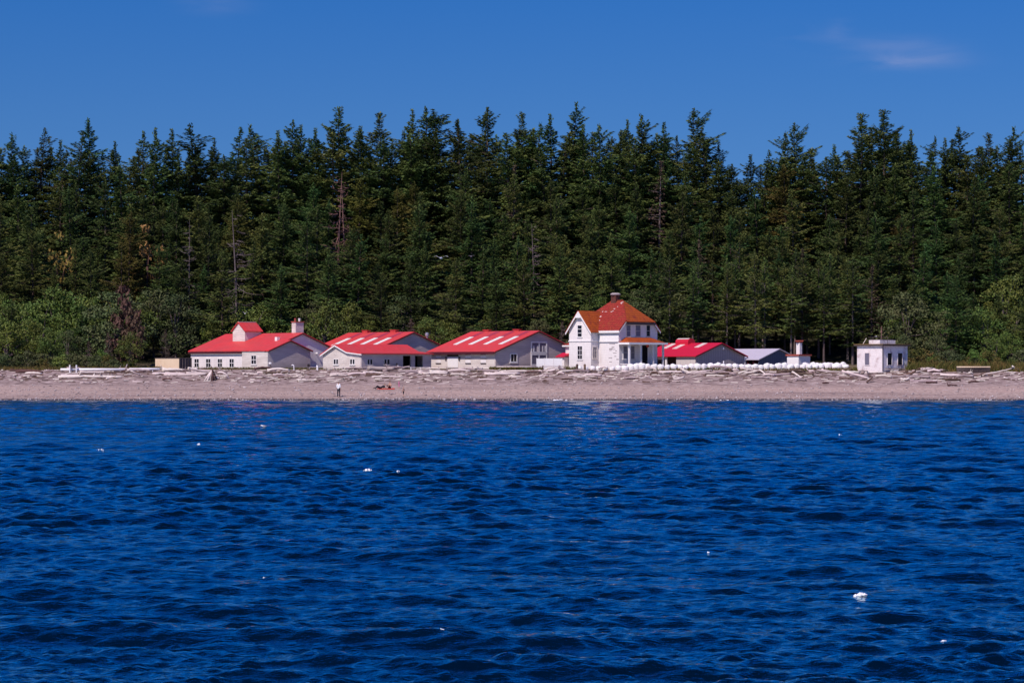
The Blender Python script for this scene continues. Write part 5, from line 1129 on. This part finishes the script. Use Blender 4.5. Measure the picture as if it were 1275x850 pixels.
def person(px, py, J, scale, rz, label, wear, d=None, loc=None):
    me = person_mesh(J, BONES, RAD); P = loc or hit(px, py)
    k = MB(); k.v = [tuple(v.co) for v in me.vertices]; k.f = [tuple(p.vertices) for p in me.polygons]; k.m = [0]*len(k.f)
    jv = {n: Vector(v) for n, v in J.items()}
    def bone(c):
        best = None
        for a_, b_ in BONES:
            A, B_ = jv[a_], jv[b_]; ab = B_-A; t = max(0, min(1, (c-A).dot(ab)/max(1e-9, ab.dot(ab)))); dd = (c-(A+ab*t)).length - .5*(RAD[a_][0] if isinstance(RAD[a_], tuple) else RAD[a_])
            if best is None or dd < best[0]: best = (dd, (a_, b_), t)
        return best[1], best[2]
    owner = [bone(p.center) for p in me.polygons]; nrm = [v.normal.copy() for v in me.vertices]
    # fingers and thumb on each hand, nose and ears on the head
    for n in ('l','r'):
        A, B_ = jv['wr_'+n], jv['ha_'+n]; d_ = (B_-A).normalized(); sd = d_.cross(Vector((1,0,0))).normalized()
        for q, ln in ((-.024,.075),(-.008,.085),(.008,.08),(.024,.062)): 
            s0 = B_ - d_*.01 + sd*q; k.tube([s0, s0+d_*ln*.55, s0+d_*ln+Vector((0,0,-.012))], [.0095,.0085,.006], 5)
        s0 = A + d_*.02 + sd*.03; k.tube([s0, s0+sd*.025+d_*.03, s0+sd*.03+d_*.06], [.011,.0095,.007], 5)
    hd = jv['head0']; f_ = Vector((0,-1,0)); hc = (jv['head0']+jv['head1'])/2
    k.tube([hc+f_*.085+Vector((0,0,.02)), hc+f_*.118+Vector((0,0,-.015))], [.008,.016], 5)
    for s in (-1, 1): k.tube([hc+Vector((s*.082,.01,.03)), hc+Vector((s*.10,.02,.0)), hc+Vector((s*.084,.01,-.03))], .014, 5); k.tube([hc+f_*.088+Vector((s*.032,0,.03)), hc+f_*.099+Vector((s*.032,0,.028))], .011, 5, mi=1)
    k.tube([hc+f_*.093+Vector((-.025,0,-.05)), hc+f_*.093+Vector((.025,0,-.05))], .007, 5, mi=2)
    o = k.build('person', [M['skin'], M['dark'], M['brick_red']], None, True); o.location = P; o.rotation_euler = (0,0,rz); o.scale = (scale,)*3; tag(o, label, "person", "people on the beach")
    def shell(name, sel, m, off):
        ids = [i_ for i_, w_ in enumerate(owner) if sel(w_, me.polygons[i_].center)]
        if not ids: return
        mp_ = {}; q = MB()
        for i_ in ids:
            for v in me.polygons[i_].vertices: mp_.setdefault(v, len(mp_))
        q.v = [None]*len(mp_)
        for v, j in mp_.items(): q.v[j] = tuple(me.vertices[v].co + nrm[v]*off)
        q.f = [tuple(mp_[v] for v in me.polygons[i_].vertices) for i_ in ids]; q.m = [0]*len(ids); q.build(name, M[m], o, True)
    for part, m, name in wear: bs, off = CLOTH[part]; shell(name, lambda w_, c, bs=bs: w_[0] in bs, m, off)
    top = jv['head0'].lerp(jv['head1'], .55); shell('hair', lambda w_, c: w_[0] in (('neck','head0'),('head0','head1')) and (c.z > top.z + .01 or c.y > hc.y + .03) and c.z > hc.z-.07, 'hair', .014)
    return o
person(421.6, 494.2, standing(.06, .08), 1.04, math.radians(150), "person standing at the water's edge in white top and dark trousers", [('top','cloth_white','shirt'),('sleeves','cloth_white','sleeves'),('legs','cloth_dark','trousers')])
bl = hit(479.5, 484.2)
person(0, 0, reclining(), 1.0, math.radians(-70), "person in dark clothes reclining at the left of the red blanket", [('top','cloth_dark','shirt'),('sleeves','cloth_dark','sleeves'),('legs','cloth_dark','trousers')], loc=bl + Vector((-.55,.05,.01)))
person(0, 0, sitting(), 1.0, math.radians(-35), "person seated on the red blanket with bare arms and dark shorts", [('shorts','cloth_dark','shorts')], loc=bl + Vector((.55,.25,.03)))
person(496.8, 484.0, standing(.03, .05), .60, math.radians(100), "small child in a pink top standing right of the blanket", [('top','cloth_pink','shirt'),('sleeves','cloth_pink','sleeves'),('shorts','cloth_pink','skirt')])
person(502.3, 494.0, standing(.16, .22), .68, math.radians(60), "bare chested child in dark shorts walking near the water", [('shorts','cloth_dark','shorts')])
k = MB(); nxb, nyb = 12, 6; rr = random.Random(3)
vs = [(-.95+2.1*i_/nxb, -.55+1.1*j/nyb, 0) for j in range(nyb+1) for i_ in range(nxb+1)]
vs = [(x, y, ground(bl.x+x, bl.y+y)-bl.z + .03 + rr.uniform(0,.03)) for x, y, z in vs]; nv = len(vs)
vs2 = [(x, y, z-.05) for x, y, z in vs]; fs = []
for j in range(nyb):
    for i_ in range(nxb): a_ = j*(nxb+1)+i_; fs.append((a_, a_+1, a_+nxb+2, a_+nxb+1)); fs.append((nv+a_+nxb+1, nv+a_+nxb+2, nv+a_+1, nv+a_))
k.add(vs+vs2, fs); o = k.build('beach_blanket', M['cloth_red'], None, True); o.location = bl; tag(o, "coral red blanket spread on the gravel under two people", "blanket")

# ------------------------------------------------------------------ gulls, white flecks and foam
def gull(loc, rz, span, label, up=.28, m='feather', sit=False):
    o = empty('gull', loc, rz); tag(o, label, "gull", "gulls")
    k = MB(); s = span/1.3
    k.tube([(-.30*s,0,.0),(-.20*s,0,.01),(-.05*s,0,.0),(.10*s,0,.015),(.20*s,0,.05),(.26*s,0,.06),(.31*s,0,.055)], [.012*s,.05*s,.085*s,.08*s,.055*s,.05*s,.02*s], 9)
    if not sit:
        for sg in (-1, 1):
            sec = [(0,.02,.10),(.25,.10*up/.28,.15),(.45,.17*up/.28,.12),(.66,.10*up/.28,.02)]; vs = []
            for q, z, ch in sec: vs += [((.04+.5*ch)*s, sg*q*s, z*s+.012*s), ((.04-.5*ch)*s, sg*q*s, z*s), ((.04)*s, sg*q*s, z*s-.012*s)]
            fs = []
            for i_ in range(3):
                for j in range(3): fs.append((i_*3+j, i_*3+(j+1)%3, i_*3+3+(j+1)%3, i_*3+3+j))
            k.add(vs, fs)
    k.build('body', M[m], o, True)
    if sit:
        for sg in (-1, 1): q = MB(); q.tube([(.1*s,sg*.07*s,.03*s),(-.1*s,sg*.085*s,.02*s),(-.34*s,sg*.03*s,.03*s)], [.03*s,.05*s,.01*s], 7); q.build('wing', M['feather_grey'], o, True)
    q = MB(); q.tube([(.30*s,0,.055*s),(.36*s,0,.045*s)], [.014*s,.005*s], 5); q.build('beak', M['beak'], o)
    return o
gull(at(549, 321.5, 195), math.radians(75), 1.35, "white gull flying with spread wings before the dark firs", .34)
gull(at(586.5, 319.3, 285), math.radians(60), 1.0, "dusky bird flying right of the white gull before dark firs", .3, 'feather_grey')
gull(at(305, 390.5, 270), math.radians(-60), .75, "small white gull flying just above the roof cupola", .7)
p = at(328.5, 535, 138); gull((p.x, p.y, water_z(p.x, p.y)+.05), math.radians(190), .85, "white gull floating on the water near the far shore", sit=True)
c = LOOK.root.matrix_basis
for yy, nm in ((1.1, "white gull perched on the left of the lookout ledge"), (yr-1.2, "white gull perched on the right of the lookout ledge")):
    v = c @ Vector((.13, b.ly(1107.5) if 'left' in nm else 3.2, .0))
LB = LOOK
for px, nm in ((1107.3, "white gull perched on the left of the lookout ledge"), (1120.4, "white gull perched on the right of the lookout ledge")):
    y_ = LB.ly(px); v = LB.root.matrix_basis @ Vector((.13, y_, LB.lz(461.5)+.36+.07)); gull(v, math.radians(200), .62, nm, sit=True)
y_ = 1.9; v = LB.root.matrix_basis @ Vector((LB.lx(1090, 1.6), 1.7, LB.lz(430.4)+.253+.90+.06)); gull(v, math.radians(20), .75, "white gull perched on the lookout roof railing", sit=True)
def foam(px, py, wid, label, n, hgt=.06):  # white fleck built of small lumps on a wave crest
    d = F*H/(py-HY); x = (px-CX)*d/F; ds = np.linspace(d-.03*d, d+.012*d, 60); d = float(ds[int(np.argmax([water_z(x, q)*d/H - abs(q-d)*.02 for q in ds]))]); k = MB(); r = random.Random(int(px)); w_ = wid*d/F
    for i_ in range(n):
        t = r.uniform(-.5,.5); xx, yy = t*w_, r.uniform(-.22,.22)*w_; rd = w_*r.uniform(.07,.2)*(1.1-abs(t)*1.4)
        hh = hgt*r.uniform(.4,1.0)*(1-abs(2*t)**2*.8); k.lathe([(rd*.6,-.03),(rd,.0),(rd*.9,hh*.4),(rd*.6,hh*.8),(rd*.15,hh)], 8, (xx, yy, water_z(x+xx, d+yy)-.005))
    o = k.build('wave_fleck', M['foam'], None, True); o.location = (x, d, 0); tag(o, label, "foam", "white flecks on the waves")
foam(1072.5, 745, 17, "largest bright white glint on a dark wave at lower right", 26, .05)  # a glint on the wave, given as white lumps
foam(461, 585.5, 10, "white patch on the water below the standing person", 12, .10)
foam(498, 590.5, 5, "small white fleck right of the white patch below the person", 5, .06)
foam(257, 553, 6, "small white fleck on far water below the driftwood shelter", 5, .08)
foam(127, 562, 9, "small white fleck on far water below the notice board", 6, .05)
foam(1034, 541, 5, "small white fleck on far water below the small white hut", 5, .08)
foam(1170, 803, 8, "small white fleck near the bottom right corner", 7, .02)
foam(297, 779, 4, "tiny white fleck on near water at lower left", 3, .03)
foam(551, 799, 7, "small white fleck near the bottom centre", 5, .02)
foam(882, 691, 5, "tiny white fleck left of the largest glint", 4, .03)
foam(337, 720, 4, "tiny white fleck on water left of centre", 3, .03)

# thin broken line of foam and wet stones where the water meets the gravel
r = np.random.RandomState(12); V = []; Fc = []
for _ in range(90):
    px = r.uniform(690, 960)
    if math.sin(px*.021)+.6*math.sin(px*.057+1) < .55 or r.rand() < .4: continue
    d = 250.5 + r.normal(0, .7); x = (px-CX)*d/F; l_ = r.uniform(.06, .26); w_ = r.uniform(.04, .10); z = max(ground(x, d), water_z(x, d)) + .01; n0 = len(V)
    for k in range(6): t = 1.0472*k; V.append((x+l_*math.cos(t), d+w_*math.sin(t), z)); 
    for k in range(6): t = 1.0472*k; V.append((x+.6*l_*math.cos(t), d+.6*w_*math.sin(t), z+.05))
    for k in range(6): Fc.append((n0+k, n0+(k+1)%6, n0+6+(k+1)%6, n0+6+k))
    Fc.append((n0+6, n0+7, n0+8, n0+9)); Fc.append((n0+9, n0+10, n0+11, n0+6))
o = link('shore_foam', np_mesh('shore_foam', np.array(V), np.array(Fc)), M['foam'], smooth=True); tag(o, "thin broken line of white foam along the edge of the water", "foam", kind="stuff")

# labels that still coincide are told apart by their order from left to right
bpy.context.view_layer.update()
same = {}
for o in bpy.data.objects:
    if o.parent is None and o.get("label") and o.get("group"): same.setdefault(o["label"], []).append(o)
for lab, obs in same.items():
    if 2 <= len(obs) <= 5:
        obs.sort(key=lambda o: o.location.x/max(1.0, o.location.y)); n = len(obs)
        for i_, o in enumerate(obs):
            w = ("left", "right")[i_] if n == 2 else "leftmost" if i_ == 0 else "rightmost" if i_ == n-1 else "middle" if n == 3 else ("second" if i_ == 1 else "third" if i_ == 2 else "fourth") + " from left"
            t = f"{w} {lab}"
            if len(t.split()) <= 16: o["label"] = t
